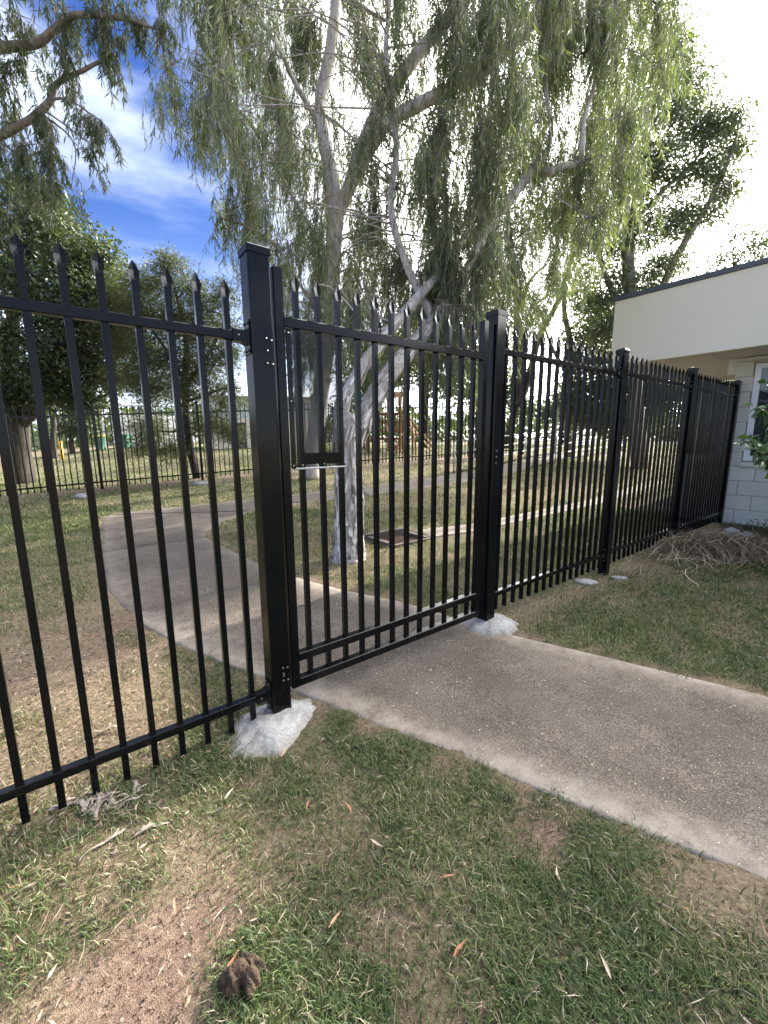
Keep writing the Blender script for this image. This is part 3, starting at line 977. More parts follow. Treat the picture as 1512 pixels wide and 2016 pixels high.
def weeping(name, label, group, base, limb_list, blobs, bark, leafmat, strand=(.5, 1.2), leafL=.13, leafW=.011, per=26, flakes=0, cat='tree', twig=.0035, spread=.35, branch_r=.03):
    """tree with hanging strands of narrow leaves.  blobs: (x,y,z, rx, rz, strands)"""
    o = empty(name, base)
    B = np.array(base)
    tag(o, label, cat, group)
    m = MB(); lims = []
    for pts, rad in limb_list:
        lims.append(limb(m, [np.array(p) - B for p in pts], rad, 18, .16, len(lims) + 1, 7))
    tw = MB()
    LB, LD, LL, LR = [], [], [], []
    for bi, (x, y, z, rx, rz, ns) in enumerate(blobs):
        ns = int(ns)
        c = np.array((x, y, z)) - B
        dd, q, fr_ = nearest(lims, c)
        q = np.array(q)
        mid = (q + c) / 2 + np.array((0, 0, .13 * math.sqrt(dd))) + rng.normal(size=3) * .08 * math.sqrt(dd)
        br = branch_r * (.6 + .5 * rng.random())
        if ns > 0:
            limb(m, [q, mid, c], [br, br * .65, br * .3], 5, .08, bi, 5)
        nt = max(3, ns // 5)
        ends = []
        for k in range(nt):
            v = unit(rng.normal(size=3)) * np.array((rx, rx, rz)) * (rng.random() ** .45)
            e_ = c + v
            s0 = c if rng.random() < .6 else (c + mid) / 2
            bend = (s0 + e_) / 2 + np.array((0, 0, .12 * np.linalg.norm(e_ - s0)))
            tw.tube([s0, bend, e_], [twig * 1.8, twig * 1.3, twig * .8], 3, False)
            ends.append((s0, bend, e_))
        for k in range(ns):
            s0, bend, e_ = ends[rng.integers(len(ends))]
            u = .35 + .65 * rng.random()
            p = (1 - u) ** 2 * s0 + 2 * u * (1 - u) * bend + u * u * e_
            Ls = rng.uniform(*strand)
            h = unit(rng.normal(size=3) * np.array((1, 1, .2))) * spread * rng.random()
            nseg = 6
            u_ = np.linspace(0, 1, nseg + 1)[:, None]
            drop = np.array((0, 0, -1.0))
            line = p + (h * (u_ - .45 * u_ ** 2) + drop * (u_ ** 1.25) + .10 * np.sin(u_ * 3 + k) * rng.normal(size=3) * np.array((1, 1, 0))) * Ls
            tw.tube([tuple(a_) for a_ in line[::2]], twig * .55, 3, False)
            nl = 3 + int(per * Ls / np.mean(strand) * rng.uniform(.25, 1.45))
            uu = np.sort(rng.random(nl)) * .92 + .08
            ii = np.minimum((uu * nseg).astype(int), nseg - 1); ff = (uu * nseg - ii)[:, None]
            pb = line[ii] * (1 - ff) + line[ii + 1] * ff
            dr_ = unit(np.array((0, 0, -1.0)) + rng.normal(size=(nl, 3)) * np.array((.42, .42, .28)))
            LB.append(pb); LD.append(dr_)
            LL.append(leafL * rng.uniform(.45, 1.4, nl))
            LR.append(np.clip(rng.normal(.45 + .6 * (rng.random() - .5), .2, nl), 0, 1))
    m.build('trunk', bark, o, True)
    if tw.v: tw.build('twigs', MT['gumbark'], o)
    LB = np.concatenate(LB); LD = np.concatenate(LD); LL = np.concatenate(LL); LR = np.concatenate(LR)
    link('crown', leaves_mesh('crown', LB, LD, LL, LL * (leafW / leafL) * rng.uniform(.75, 1.3, len(LL)), LR, .06), leafmat, o)
    return o

def clumpy(name, label, group, base, limb_list, blobs, bark, leafmat, leafL=.09, leafW=.035, clumps=26, per=34, clump_r=.22, cat='tree', droop=.35, branch_r=.03):
    """tree with leaf clumps.  blobs: (x,y,z, rx, rz, density)"""
    o = empty(name, base)
    B = np.array(base)
    tag(o, label, cat, group)
    m = MB(); lims = []
    for pts, rad in limb_list:
        lims.append(limb(m, [np.array(p) - B for p in pts], rad, 10, .12, len(lims) + 1, 4))
    LB, LD, LL, LR = [], [], [], []
    for bi, (x, y, z, rx, rz, den) in enumerate(blobs):
        c = np.array((x, y, z)) - B
        dd, q, fr_ = nearest(lims, c); q = np.array(q)
        mid = (q + c) / 2 + np.array((0, 0, .05 * math.sqrt(dd))) + rng.normal(size=3) * .1 * math.sqrt(dd)
        limb(m, [q, mid, c], [branch_r, branch_r * .7, branch_r * .35], 5, .08, bi, 3)
        nc = max(4, int(clumps * den))
        for k in range(nc):
            e_ = c + unit(rng.normal(size=3)) * np.array((rx, rx, rz)) * rng.random() ** .38
            if k % 2 == 0:
                m.tube([c, (c + e_) / 2 + rng.normal(size=3) * .05 * rx, e_], [branch_r * .35, branch_r * .22, branch_r * .1], 3, False)
            nl = int(per * rng.uniform(.6, 1.4))
            cr_ = clump_r * rng.uniform(.7, 1.3)
            off_ = rng.normal(size=(nl, 3)) * np.array((1, 1, .7)) * cr_ * .55
            LB.append(e_ + off_)
            LD.append(unit(off_ / cr_ + rng.normal(size=(nl, 3)) * .7 + np.array((0, 0, -droop))))
            LL.append(leafL * rng.uniform(.6, 1.3, nl))
            LR.append(np.clip(rng.normal(.42 + .3 * (rng.random() - .5), .18, nl), 0, 1))
    m.build('trunk', bark, o, True)
    LB = np.concatenate(LB); LD = np.concatenate(LD); LL = np.concatenate(LL); LR = np.concatenate(LR)
    link('crown', leaves_mesh('crown', LB, LD, LL, LL * (leafW / leafL) * rng.uniform(.8, 1.25, len(LL)), LR), leafmat, o)
    return o

# ---- near weeping tree behind the gate
T1 = (-.42, 4.66, g(-.42, 4.66) - .02)
L1 = [
    ([T1, (-.415, 4.655, .17), (-.41, 4.65, .34), (-0.391, 4.64, 0.677), (-0.401, 4.62, 1.194), (-0.393, 4.62, 1.553), (-0.358, 4.63, 1.715)], [.22, .178, .162, .150, .142, .152, .14]),
    ([(-0.394, 4.62, 1.525), (-0.454, 4.6, 1.73), (-0.351, 4.62, 1.997), (-0.176, 4.7, 2.27), (0.093, 4.9, 2.65), (0.468, 5.2, 3.128), (0.82, 5.5, 3.54), (1.143, 5.8, 4.184), (1.354, 6.0, 5.039)], [.11, .085, .07, .066, .06, .055, .045, .03, .02]),
    ([(-0.353, 4.63, 1.404), (-0.182, 4.66, 1.732), (0.033, 4.75, 2.102), (0.295, 4.95, 2.432), (0.608, 5.2, 2.811), (1.028, 5.6, 3.432), (1.395, 5.9, 4.141), (1.761, 6.1, 4.637), (2.065, 6.2, 5.0)], [.12, .108, .098, .088, .078, .072, .066, .06, .057]),
    ([(2.052, 6.2, 4.977), (2.217, 6.2, 4.928), (2.435, 6.25, 5.015), (2.657, 6.3, 5.079), (2.724, 6.4, 5.362), (2.771, 6.5, 5.728), (2.948, 6.6, 6.307), (3.159, 6.8, 7.115)], [.062, .06, .052, .045, .038, .032, .025, .018]),
    ([(2.065, 6.2, 5.0), (2.205, 6.3, 5.214), (2.328, 6.5, 5.61), (2.296, 6.7, 6.264), (2.465, 7.0, 7.164), (2.409, 7.2, 8.187)], [.05, .035, .03, .025, .022, .015]),
    ([(0.608, 5.2, 2.811), (0.294, 5.5, 3.544), (0.116, 5.8, 4.306), (0.191, 6.1, 5.222), (0.068, 6.4, 6.348), (0.113, 6.8, 7.711), (-0.189, 7.0, 8.863)], [.05, .045, .042, .04, .034, .028, .02]),
]
B1 = [
    (-2.03, 6.047, 8.113, 0.412, 0.271, 7), (-1.718, 6.792, 9.012, 0.462, 0.303, 8), (-0.825, 6.106, 8.264, 0.415, 0.273, 3), (-0.42, 6.023, 8.027, 0.411, 0.27, 3),
    (0.398, 6.257, 8.249, 0.428, 0.281, 34), (0.962, 6.57, 8.572, 0.45, 0.295, 47), (1.655, 6.091, 8.166, 0.415, 0.273, 47), (2.403, 6.891, 9.007, 0.47, 0.309, 47),
    (3.074, 7.248, 9.318, 0.496, 0.326, 40), (-2.281, 6.522, 8.191, 0.451, 0.297, 8), (-1.68, 6.361, 8.019, 0.44, 0.289, 9), (-0.95, 5.529, 7.061, 0.384, 0.252, 3),
    (-0.347, 6.04, 7.732, 0.417, 0.274, 3), (0.214, 6.549, 8.268, 0.452, 0.297, 34), (0.848, 5.888, 7.477, 0.408, 0.268, 54), (1.509, 5.863, 7.335, 0.408, 0.268, 60),
    (2.186, 5.818, 7.384, 0.404, 0.265, 60), (2.972, 6.546, 8.245, 0.452, 0.297, 60), (3.81, 7.341, 9.069, 0.507, 0.333, 40), (-2.099, 6.032, 7.187, 0.425, 0.279, 10),
    (-1.355, 5.489, 6.571, 0.388, 0.255, 9), (-1.04, 6.226, 7.335, 0.439, 0.288, 3), (-0.274, 5.222, 6.289, 0.369, 0.243, 3), (0.215, 5.906, 7.101, 0.415, 0.273, 25),
    (0.867, 6.434, 7.562, 0.453, 0.298, 47), (1.489, 6.408, 7.53, 0.451, 0.297, 60), (2.035, 5.807, 6.804, 0.411, 0.27, 67), (3.373, 6.993, 7.891, 0.495, 0.326, 67),
    (3.681, 6.742, 7.853, 0.475, 0.312, 47), (-2.327, 6.609, 7.009, 0.476, 0.313, 12), (-1.576, 5.897, 6.472, 0.424, 0.279, 9), (-1.056, 6.537, 7.129, 0.468, 0.308, 4),
    (-0.254, 5.225, 5.858, 0.376, 0.247, 4), (0.156, 6.539, 7.018, 0.47, 0.309, 28), (0.906, 5.799, 6.433, 0.416, 0.273, 77), (1.183, 5.03, 5.833, 0.36, 0.237, 86),
    (2.385, 6.835, 7.35, 0.49, 0.322, 96), (2.827, 6.408, 6.912, 0.461, 0.303, 96), (3.879, 6.797, 7.289, 0.488, 0.321, 58), (-2.299, 5.366, 5.546, 0.393, 0.258, 5),
    (-1.831, 5.611, 5.684, 0.411, 0.27, 14), (-1.747, 6.158, 6.115, 0.451, 0.296, 9), (-0.728, 5.096, 5.361, 0.373, 0.245, 4), (-0.398, 5.089, 5.46, 0.37, 0.243, 4),
    (0.187, 6.18, 6.111, 0.453, 0.298, 42), (1.105, 6.358, 6.469, 0.463, 0.304, 86), (1.388, 5.016, 5.204, 0.368, 0.242, 77), (2.426, 7.006, 6.908, 0.511, 0.336, 96),
    (3.413, 7.357, 7.231, 0.536, 0.352, 96), (3.745, 6.574, 6.438, 0.481, 0.316, 48), (-2.169, 5.742, 5.251, 0.429, 0.282, 9), (-1.675, 5.341, 5.132, 0.397, 0.261, 12),
    (-1.309, 6.522, 5.914, 0.485, 0.319, 12), (-0.761, 5.627, 5.281, 0.419, 0.275, 4), (-0.128, 5.811, 5.265, 0.434, 0.285, 46), (0.727, 5.814, 5.379, 0.433, 0.285, 63),
    (1.313, 5.788, 5.249, 0.433, 0.284, 96), (2.043, 6.187, 5.509, 0.463, 0.304, 77), (3.217, 7.184, 6.179, 0.537, 0.353, 86), (3.24, 6.371, 5.659, 0.476, 0.313, 67),
    (-1.633, 5.299, 4.563, 0.402, 0.264, 8), (-1.162, 5.422, 4.728, 0.409, 0.269, 14), (-0.564, 6.688, 5.497, 0.505, 0.332, 4), (0.06, 6.432, 5.166, 0.488, 0.321, 51),
    (0.601, 5.115, 4.429, 0.388, 0.255, 70), (1.187, 5.246, 4.495, 0.398, 0.262, 77), (2.536, 7.291, 5.649, 0.554, 0.364, 58), (2.747, 6.3, 5.076, 0.478, 0.314, 77),
    (3.253, 6.225, 5.002, 0.473, 0.311, 67), (-1.958, 5.532, 4.085, 0.428, 0.281, 4), (-1.323, 5.414, 4.201, 0.417, 0.274, 12), (-0.92, 5.259, 4.101, 0.405, 0.266, 29),
    (-0.446, 5.178, 3.953, 0.4, 0.263, 3), (-0.13, 6.385, 4.644, 0.492, 0.323, 57), (0.809, 5.95, 4.381, 0.459, 0.302, 70), (1.358, 6.534, 4.694, 0.504, 0.331, 86),
    (1.5, 6.158, 4.361, 0.477, 0.313, 48), (2.629, 6.834, 4.924, 0.526, 0.346, 67), (2.654, 5.881, 4.215, 0.456, 0.3, 48), (-1.897, 6.554, 4.122, 0.514, 0.338, 7),
    (-1.461, 6.26, 3.805, 0.494, 0.325, 22), (-0.7, 5.73, 3.62, 0.452, 0.297, 4), (-0.443, 5.206, 3.596, 0.408, 0.268, 5), (0.168, 5.782, 3.8, 0.454, 0.298, 86),
    (0.629, 5.597, 3.602, 0.441, 0.29, 96), (0.783, 5.297, 3.68, 0.414, 0.272, 98), (1.173, 5.224, 3.591, 0.41, 0.269, 87), (1.828, 5.836, 3.756, 0.459, 0.302, 54),
    (2.985, 7.345, 4.386, 0.577, 0.379, 44), (-1.032, 5.135, 3.05, 0.41, 0.269, 29), (-0.892, 6.673, 3.487, 0.533, 0.351, 34), (-0.381, 5.078, 3.028, 0.406, 0.267, 34),
    (-0.234, 5.224, 3.143, 0.416, 0.273, 47), (0.534, 6.75, 3.596, 0.538, 0.354, 58), (0.821, 5.479, 3.236, 0.436, 0.287, 67), (0.911, 5.118, 2.894, 0.411, 0.27, 65),
    (1.803, 6.306, 3.455, 0.503, 0.331, 54), (2.409, 7.047, 3.599, 0.563, 0.37, 33), (-0.967, 5.635, 2.668, 0.458, 0.301, 29), (-0.83, 6.187, 2.771, 0.503, 0.331, 29),
    (-0.218, 5.755, 2.638, 0.469, 0.308, 23), (0.175, 6.716, 3.01, 0.544, 0.358, 24), (0.64, 5.357, 2.616, 0.435, 0.286, 38), (1.178, 5.337, 2.793, 0.431, 0.283, 33),
]
weeping('weeping_tree', 'pale paper-barked weeping tree forking low just behind the gate', 'trees on the lawn', T1, L1, B1, MT['paperbark'], MT['weeping'], (.3, .95), .125, .0090, 34, branch_r=.014, spread=.6, twig=.004)

# loose peeling bark on the near trunk
tr = [o for o in bpy.data.objects if o.name.startswith('weeping_tree')][0]
pts_ = [np.array(p) - np.array(T1) for p in L1[0][0]]
V = []; F = []; RN = []
for k in range(1150):
    li = 0 if k < 620 else (1 if k < 820 else 2)
    pts_ = [np.array(p) - np.array(T1) for p in L1[li][0]]
    nseg_ = len(pts_) - 1 if li == 0 else 5
    u = rng.random() * (nseg_ - .02); i = int(u); f_ = u - i
    c0 = pts_[i] * (1 - f_) + pts_[i + 1] * f_
    r = (L1[li][1][i] * (1 - f_) + L1[li][1][i + 1] * f_) * 1.02
    a = rng.random() * 2 * math.pi
    Lf, Wf = rng.uniform(.05, .22), rng.uniform(.10, .30)
    ax_ = unit(pts_[i + 1] - pts_[i])
    e1 = unit(np.cross(ax_, np.array((0.0, 1.0, 0.0)))); e2_ = np.cross(ax_, e1)
    tilt = rng.uniform(.004, .028); lean = rng.normal() * .12
    vv = []
    for q, (dz, lift) in enumerate(((0, .004), (-.5, .004 + tilt * .25), (-1, tilt))):
        wq = Wf * (.55, 1.0, .5)[q]
        for sg in (-1, 1):
            aa = a + sg * wq * .5 + lean * dz
            jj = .007 * rng.random()
            pv = c0 + ax_ * (dz * Lf + rng.normal() * .006) + (e1 * math.cos(aa) + e2_ * math.sin(aa)) * (r + lift + jj)
            vv.append((pv[0], pv[1], max(pv[2], -.01)))
    b_ = len(V); V += vv
    F += [(b_, b_ + 1, b_ + 3, b_ + 2), (b_ + 2, b_ + 3, b_ + 5, b_ + 4)]
    RN += [float(np.clip(rng.normal(.55, .28), 0, 1))] * 6
fl = link('bark_flakes', mesh_np('bark_flakes', V, F, False, {'rnd': RN}), MT['flake'], tr)
fl["kind"] = "stuff"

# ---- tall tree further back, trunk passing behind the lock screen
T2 = (-2.067, 11.5, 0.372)
L2 = [
    ([T2, (-1.871, 11.5, 1.523), (-1.619, 11.4, 2.845), (-1.361, 11.2, 4.312), (-1.212, 11.0, 5.545), (-1.062, 10.8, 6.624)], [.26, .21, .20, .185, .18, .18]),
    ([(-1.062, 10.8, 6.624), (-1.169, 10.8, 7.473), (-1.361, 10.9, 8.515), (-1.377, 11.0, 9.19), (-1.142, 11.0, 10.078), (-1.001, 11.0, 11.033), (-1.093, 11.2, 12.605), (-1.184, 11.4, 14.156)], [.17, .15, .145, .13, .125, .11, .08, .05]),
    ([(-1.064, 10.8, 6.57), (-0.712, 10.6, 7.205), (-0.414, 10.4, 7.843), (0.083, 10.2, 8.571), (0.898, 10.0, 9.37), (1.674, 9.8, 9.972), (2.333, 9.6, 10.6)], [.15, .145, .14, .135, .12, .11, .07]),
    ([(-0.904, 10.7, 6.84), (-0.52, 10.3, 7.24), (0.055, 9.8, 7.812), (0.952, 9.4, 8.007), (1.751, 9.2, 8.197), (2.309, 9.0, 8.489), (2.693, 8.8, 8.746)], [.13, .13, .125, .12, .11, .10, .09]),
    ([(2.693, 8.8, 8.746), (3.095, 8.8, 8.713), (3.597, 8.7, 8.414), (3.816, 8.6, 8.09)], [.085, .075, .055, .03]),
    ([(2.693, 8.8, 8.746), (2.95, 8.9, 9.482), (3.323, 9.0, 10.606)], [.08, .06, .03]),
    ([(-1.361, 10.9, 8.515), (-1.794, 10.6, 9.007), (-2.26, 10.4, 9.797), (-2.805, 10.2, 10.347), (-3.122, 10.0, 10.681)], [.07, .055, .045, .03, .02]),
    ([(-1.209, 11.0, 5.659), (-1.799, 10.7, 6.527), (-2.352, 10.5, 7.465), (-2.866, 10.3, 8.231), (-3.456, 10.2, 8.639)], [.06, .045, .04, .03, .02]),
    ([(-1.361, 11.2, 4.312), (-2.015, 10.9, 5.171), (-2.514, 10.6, 5.949), (-3.251, 10.4, 6.29), (-3.726, 10.3, 6.349)], [.05, .04, .032, .022, .014]),
]
B2 = [
    (-3.814, 11.094, 13.886, 0.753, 0.495, 56), (-2.475, 10.191, 12.564, 0.696, 0.458, 65), (-1.499, 12.173, 14.867, 0.83, 0.545, 70), (-0.67, 11.915, 14.804, 0.809, 0.532, 70),
    (0.82, 11.002, 13.619, 0.749, 0.492, 55), (1.21, 9.542, 12.095, 0.649, 0.426, 43), (2.081, 8.832, 11.17, 0.602, 0.396, 43), (3.465, 9.408, 11.671, 0.644, 0.423, 43),
    (4.323, 9.697, 12.034, 0.663, 0.435, 36), (-3.296, 10.026, 11.895, 0.692, 0.455, 65), (-2.356, 10.536, 12.44, 0.727, 0.478, 74), (-1.585, 12.598, 14.113, 0.877, 0.576, 80),
    (-0.882, 12.094, 13.982, 0.836, 0.55, 80), (0.466, 11.242, 12.748, 0.783, 0.514, 55), (1.653, 10.398, 12.044, 0.722, 0.474, 49), (2.155, 8.742, 10.307, 0.607, 0.399, 55),
    (3.207, 9.308, 10.929, 0.646, 0.425, 55), (4.361, 9.528, 11.234, 0.66, 0.434, 55), (4.681, 8.776, 10.421, 0.609, 0.4, 36), (-3.054, 9.067, 10.055, 0.639, 0.42, 84),
    (-2.559, 9.597, 10.384, 0.679, 0.446, 74), (-2.126, 12.384, 13.222, 0.872, 0.573, 80), (-0.691, 11.886, 12.58, 0.839, 0.552, 70), (0.383, 11.096, 11.761, 0.785, 0.516, 39),
    (1.589, 9.863, 10.607, 0.698, 0.459, 43), (2.153, 8.956, 9.931, 0.631, 0.415, 55), (3.418, 8.982, 9.749, 0.636, 0.418, 61), (4.142, 8.72, 9.581, 0.616, 0.405, 61),
    (5.36, 9.826, 10.55, 0.695, 0.457, 43), (-3.331, 9.43, 9.753, 0.674, 0.443, 71), (-2.754, 10.53, 10.3, 0.759, 0.499, 53), (-1.788, 11.557, 11.234, 0.832, 0.546, 68),
    (-0.419, 12.371, 11.841, 0.891, 0.586, 68), (0.255, 9.671, 9.839, 0.693, 0.455, 23), (1.554, 9.137, 9.472, 0.653, 0.429, 26), (2.598, 9.104, 9.104, 0.656, 0.431, 29),
    (3.205, 8.792, 9.024, 0.631, 0.414, 32), (4.062, 9.288, 9.52, 0.665, 0.437, 32), (5.211, 9.465, 9.59, 0.679, 0.446, 19), (-4.426, 10.062, 9.141, 0.736, 0.484, 31),
    (-3.514, 10.16, 9.167, 0.744, 0.489, 80), (-2.548, 10.669, 9.546, 0.782, 0.514, 53), (-1.851, 12.307, 11.214, 0.895, 0.588, 68), (-0.366, 12.394, 11.179, 0.903, 0.593, 68),
    (0.754, 10.448, 9.284, 0.767, 0.504, 35), (1.462, 9.267, 8.491, 0.679, 0.446, 29), (2.169, 8.636, 8.064, 0.632, 0.415, 26), (3.172, 8.831, 8.285, 0.645, 0.424, 32),
    (4.402, 9.444, 8.594, 0.692, 0.455, 32), (4.723, 8.373, 7.722, 0.614, 0.404, 16), (-3.632, 9.498, 8.065, 0.704, 0.463, 53), (-3.014, 9.74, 7.885, 0.728, 0.478, 71),
    (-1.981, 9.544, 8.052, 0.709, 0.466, 71), (-1.552, 12.306, 9.907, 0.915, 0.601, 59), (0.06, 11.087, 9.004, 0.825, 0.542, 37), (1.192, 10.001, 8.076, 0.747, 0.491, 52),
    (2.112, 10.794, 8.908, 0.802, 0.527, 32), (2.835, 9.469, 7.974, 0.703, 0.462, 26), (3.455, 8.355, 7.137, 0.622, 0.408, 29), (4.727, 8.803, 7.333, 0.657, 0.431, 22),
    (-3.0, 9.977, 7.095, 0.759, 0.499, 44), (-2.321, 11.218, 8.245, 0.847, 0.557, 80), (-1.374, 11.684, 8.153, 0.888, 0.583, 59), (-0.178, 11.403, 7.994, 0.867, 0.569, 42),
    (1.15, 10.795, 7.844, 0.817, 0.537, 58), (2.12, 9.448, 6.912, 0.717, 0.471, 26), (2.797, 9.275, 6.941, 0.702, 0.462, 19), (3.928, 9.558, 7.222, 0.722, 0.474, 26),
    (4.676, 9.108, 6.594, 0.693, 0.456, 22), (-3.362, 9.882, 6.276, 0.763, 0.502, 22), (-3.179, 10.947, 7.026, 0.842, 0.554, 71), (-2.156, 11.039, 6.721, 0.855, 0.562, 54),
    (-1.291, 12.039, 7.522, 0.927, 0.609, 49), (-0.352, 11.228, 6.767, 0.87, 0.572, 47), (1.299, 11.442, 6.955, 0.885, 0.582, 58), (2.118, 10.817, 6.665, 0.837, 0.55, 29),
    (2.338, 8.548, 5.598, 0.661, 0.434, 16), (3.737, 9.806, 6.183, 0.758, 0.498, 22), (4.246, 9.17, 6.022, 0.707, 0.465, 16), (-3.384, 11.146, 6.11, 0.873, 0.573, 14),
    (-2.458, 11.017, 5.932, 0.864, 0.568, 41), (-1.506, 11.356, 5.981, 0.892, 0.586, 68), (-0.703, 11.849, 6.042, 0.933, 0.613, 78), (0.338, 9.451, 5.25, 0.742, 0.488, 29),
    (0.828, 10.491, 5.598, 0.825, 0.542, 32), (1.857, 10.15, 5.656, 0.795, 0.523, 17), (1.995, 8.398, 4.915, 0.658, 0.432, 15), (2.742, 8.292, 4.765, 0.651, 0.428, 10),
    (3.345, 8.497, 4.98, 0.666, 0.437, 8), (-2.311, 9.688, 4.283, 0.776, 0.51, 23), (-2.031, 12.359, 5.375, 0.986, 0.648, 28), (-0.819, 11.305, 4.599, 0.908, 0.597, 28),
    (-0.471, 10.636, 4.929, 0.847, 0.557, 16), (0.589, 11.293, 4.687, 0.906, 0.595, 19), (1.193, 9.219, 4.015, 0.741, 0.487, 22), (1.963, 10.7, 4.775, 0.855, 0.562, 12),
    (2.713, 9.862, 4.244, 0.792, 0.52, 10), (3.313, 9.497, 4.423, 0.758, 0.498, 6), (-2.017, 11.33, 4.255, 0.916, 0.602, 23), (-1.908, 12.135, 4.399, 0.982, 0.645, 23),
    (-0.431, 11.781, 3.983, 0.958, 0.629, 8), (0.261, 9.275, 3.522, 0.753, 0.495, 8), (1.241, 10.611, 4.057, 0.858, 0.564, 13), (2.558, 10.406, 3.959, 0.842, 0.553, 6),
    (-2.628, 13.377, 13.723, 0.786, 0.542, 25), (-1.812, 11.958, 12.672, 0.699, 0.482, 27), (-0.975, 13.733, 14.438, 0.802, 0.553, 34), (0.887, 12.73, 13.44, 0.744, 0.513, 20),
    (1.981, 13.084, 13.42, 0.769, 0.53, 20), (3.122, 13.006, 13.518, 0.762, 0.526, 32), (3.55, 12.989, 13.18, 0.765, 0.528, 25), (4.652, 12.728, 13.128, 0.748, 0.516, 33),
    (5.64, 12.769, 13.283, 0.749, 0.516, 32), (-3.848, 12.646, 12.059, 0.755, 0.521, 17), (-2.645, 12.501, 12.267, 0.742, 0.512, 30), (-1.728, 11.968, 11.668, 0.712, 0.491, 37),
    (-0.927, 13.253, 12.416, 0.793, 0.547, 20), (1.052, 13.663, 12.97, 0.815, 0.562, 35), (1.685, 13.606, 12.681, 0.815, 0.562, 27), (2.725, 12.614, 11.969, 0.754, 0.52, 36),
    (4.56, 13.668, 13.181, 0.813, 0.561, 37), (4.498, 12.389, 11.803, 0.74, 0.511, 20), (6.468, 13.29, 13.016, 0.789, 0.544, 27), (-4.209, 13.284, 11.881, 0.802, 0.553, 22),
    (-2.954, 12.399, 11.338, 0.747, 0.515, 32), (-2.204, 13.325, 12.037, 0.803, 0.554, 25), (-0.165, 13.552, 11.607, 0.824, 0.568, 31), (0.22, 12.726, 11.439, 0.768, 0.53, 24),
    (1.804, 13.505, 12.008, 0.816, 0.563, 27), (2.916, 13.414, 11.552, 0.815, 0.562, 22), (3.429, 11.82, 10.396, 0.718, 0.495, 22), (4.843, 12.131, 10.8, 0.735, 0.507, 18),
    (5.922, 12.731, 11.099, 0.773, 0.533, 17), (-3.545, 11.87, 9.447, 0.733, 0.505, 37), (-3.292, 12.477, 10.23, 0.766, 0.528, 20), (-1.663, 12.423, 10.412, 0.76, 0.524, 17),
    (-0.315, 12.321, 10.112, 0.756, 0.522, 21), (0.483, 13.15, 10.54, 0.809, 0.558, 16), (1.866, 12.071, 10.036, 0.74, 0.51, 36), (3.28, 13.462, 10.826, 0.827, 0.571, 32),
    (3.49, 11.834, 9.908, 0.725, 0.5, 28), (5.521, 12.735, 10.026, 0.786, 0.542, 30), (6.84, 13.005, 10.267, 0.802, 0.553, 30), (-3.905, 12.166, 9.234, 0.756, 0.521, 25),
    (-2.465, 12.616, 9.245, 0.788, 0.543, 31), (-1.841, 12.705, 9.111, 0.795, 0.549, 23), (-0.965, 12.844, 9.545, 0.8, 0.552, 37), (0.937, 13.663, 9.652, 0.856, 0.59, 25),
    (1.266, 12.899, 9.377, 0.806, 0.556, 29), (2.844, 13.623, 9.709, 0.852, 0.588, 26), (4.218, 12.83, 9.464, 0.8, 0.552, 18), (5.405, 12.19, 8.867, 0.762, 0.526, 35),
    (6.391, 13.456, 9.835, 0.839, 0.579, 36), (-4.777, 13.688, 8.479, 0.872, 0.601, 22), (-2.945, 12.063, 8.108, 0.763, 0.526, 22), (-1.304, 12.26, 8.351, 0.774, 0.533, 21),
    (-1.104, 13.286, 8.582, 0.843, 0.581, 20), (0.616, 11.811, 7.576, 0.752, 0.518, 34), (2.093, 12.335, 8.379, 0.778, 0.537, 22), (2.501, 11.894, 7.798, 0.755, 0.521, 26),
    (4.828, 13.611, 9.023, 0.86, 0.593, 21), (5.925, 13.094, 8.321, 0.832, 0.574, 19), (5.761, 12.152, 7.764, 0.773, 0.533, 19), (-2.584, 11.898, 6.591, 0.77, 0.531, 20),
    (-1.728, 12.014, 6.994, 0.773, 0.533, 37), (-0.173, 12.063, 7.08, 0.775, 0.535, 24), (0.179, 13.63, 7.752, 0.877, 0.605, 19), (1.558, 13.794, 7.328, 0.893, 0.616, 17),
    (2.89, 13.702, 7.767, 0.882, 0.608, 37), (4.035, 11.843, 6.928, 0.762, 0.525, 26), (-2.938, 12.938, 5.982, 0.85, 0.586, 23), (-1.888, 12.869, 6.225, 0.842, 0.581, 26),
    (-1.062, 13.666, 6.385, 0.896, 0.618, 34), (0.224, 13.48, 5.997, 0.888, 0.612, 34), (1.421, 11.906, 6.024, 0.777, 0.536, 19), (2.74, 12.029, 5.559, 0.792, 0.546, 37),
    (4.97, 13.783, 6.216, 0.906, 0.625, 16),
]
weeping('weeping_tree', 'tall grey-barked weeping tree rising behind the lock screen', 'trees on the lawn', T2, L2, B2, MT['palebark'], MT['weeping'], (.5, 1.45), .20, .0140, 34, twig=.006, branch_r=.024, spread=.55)

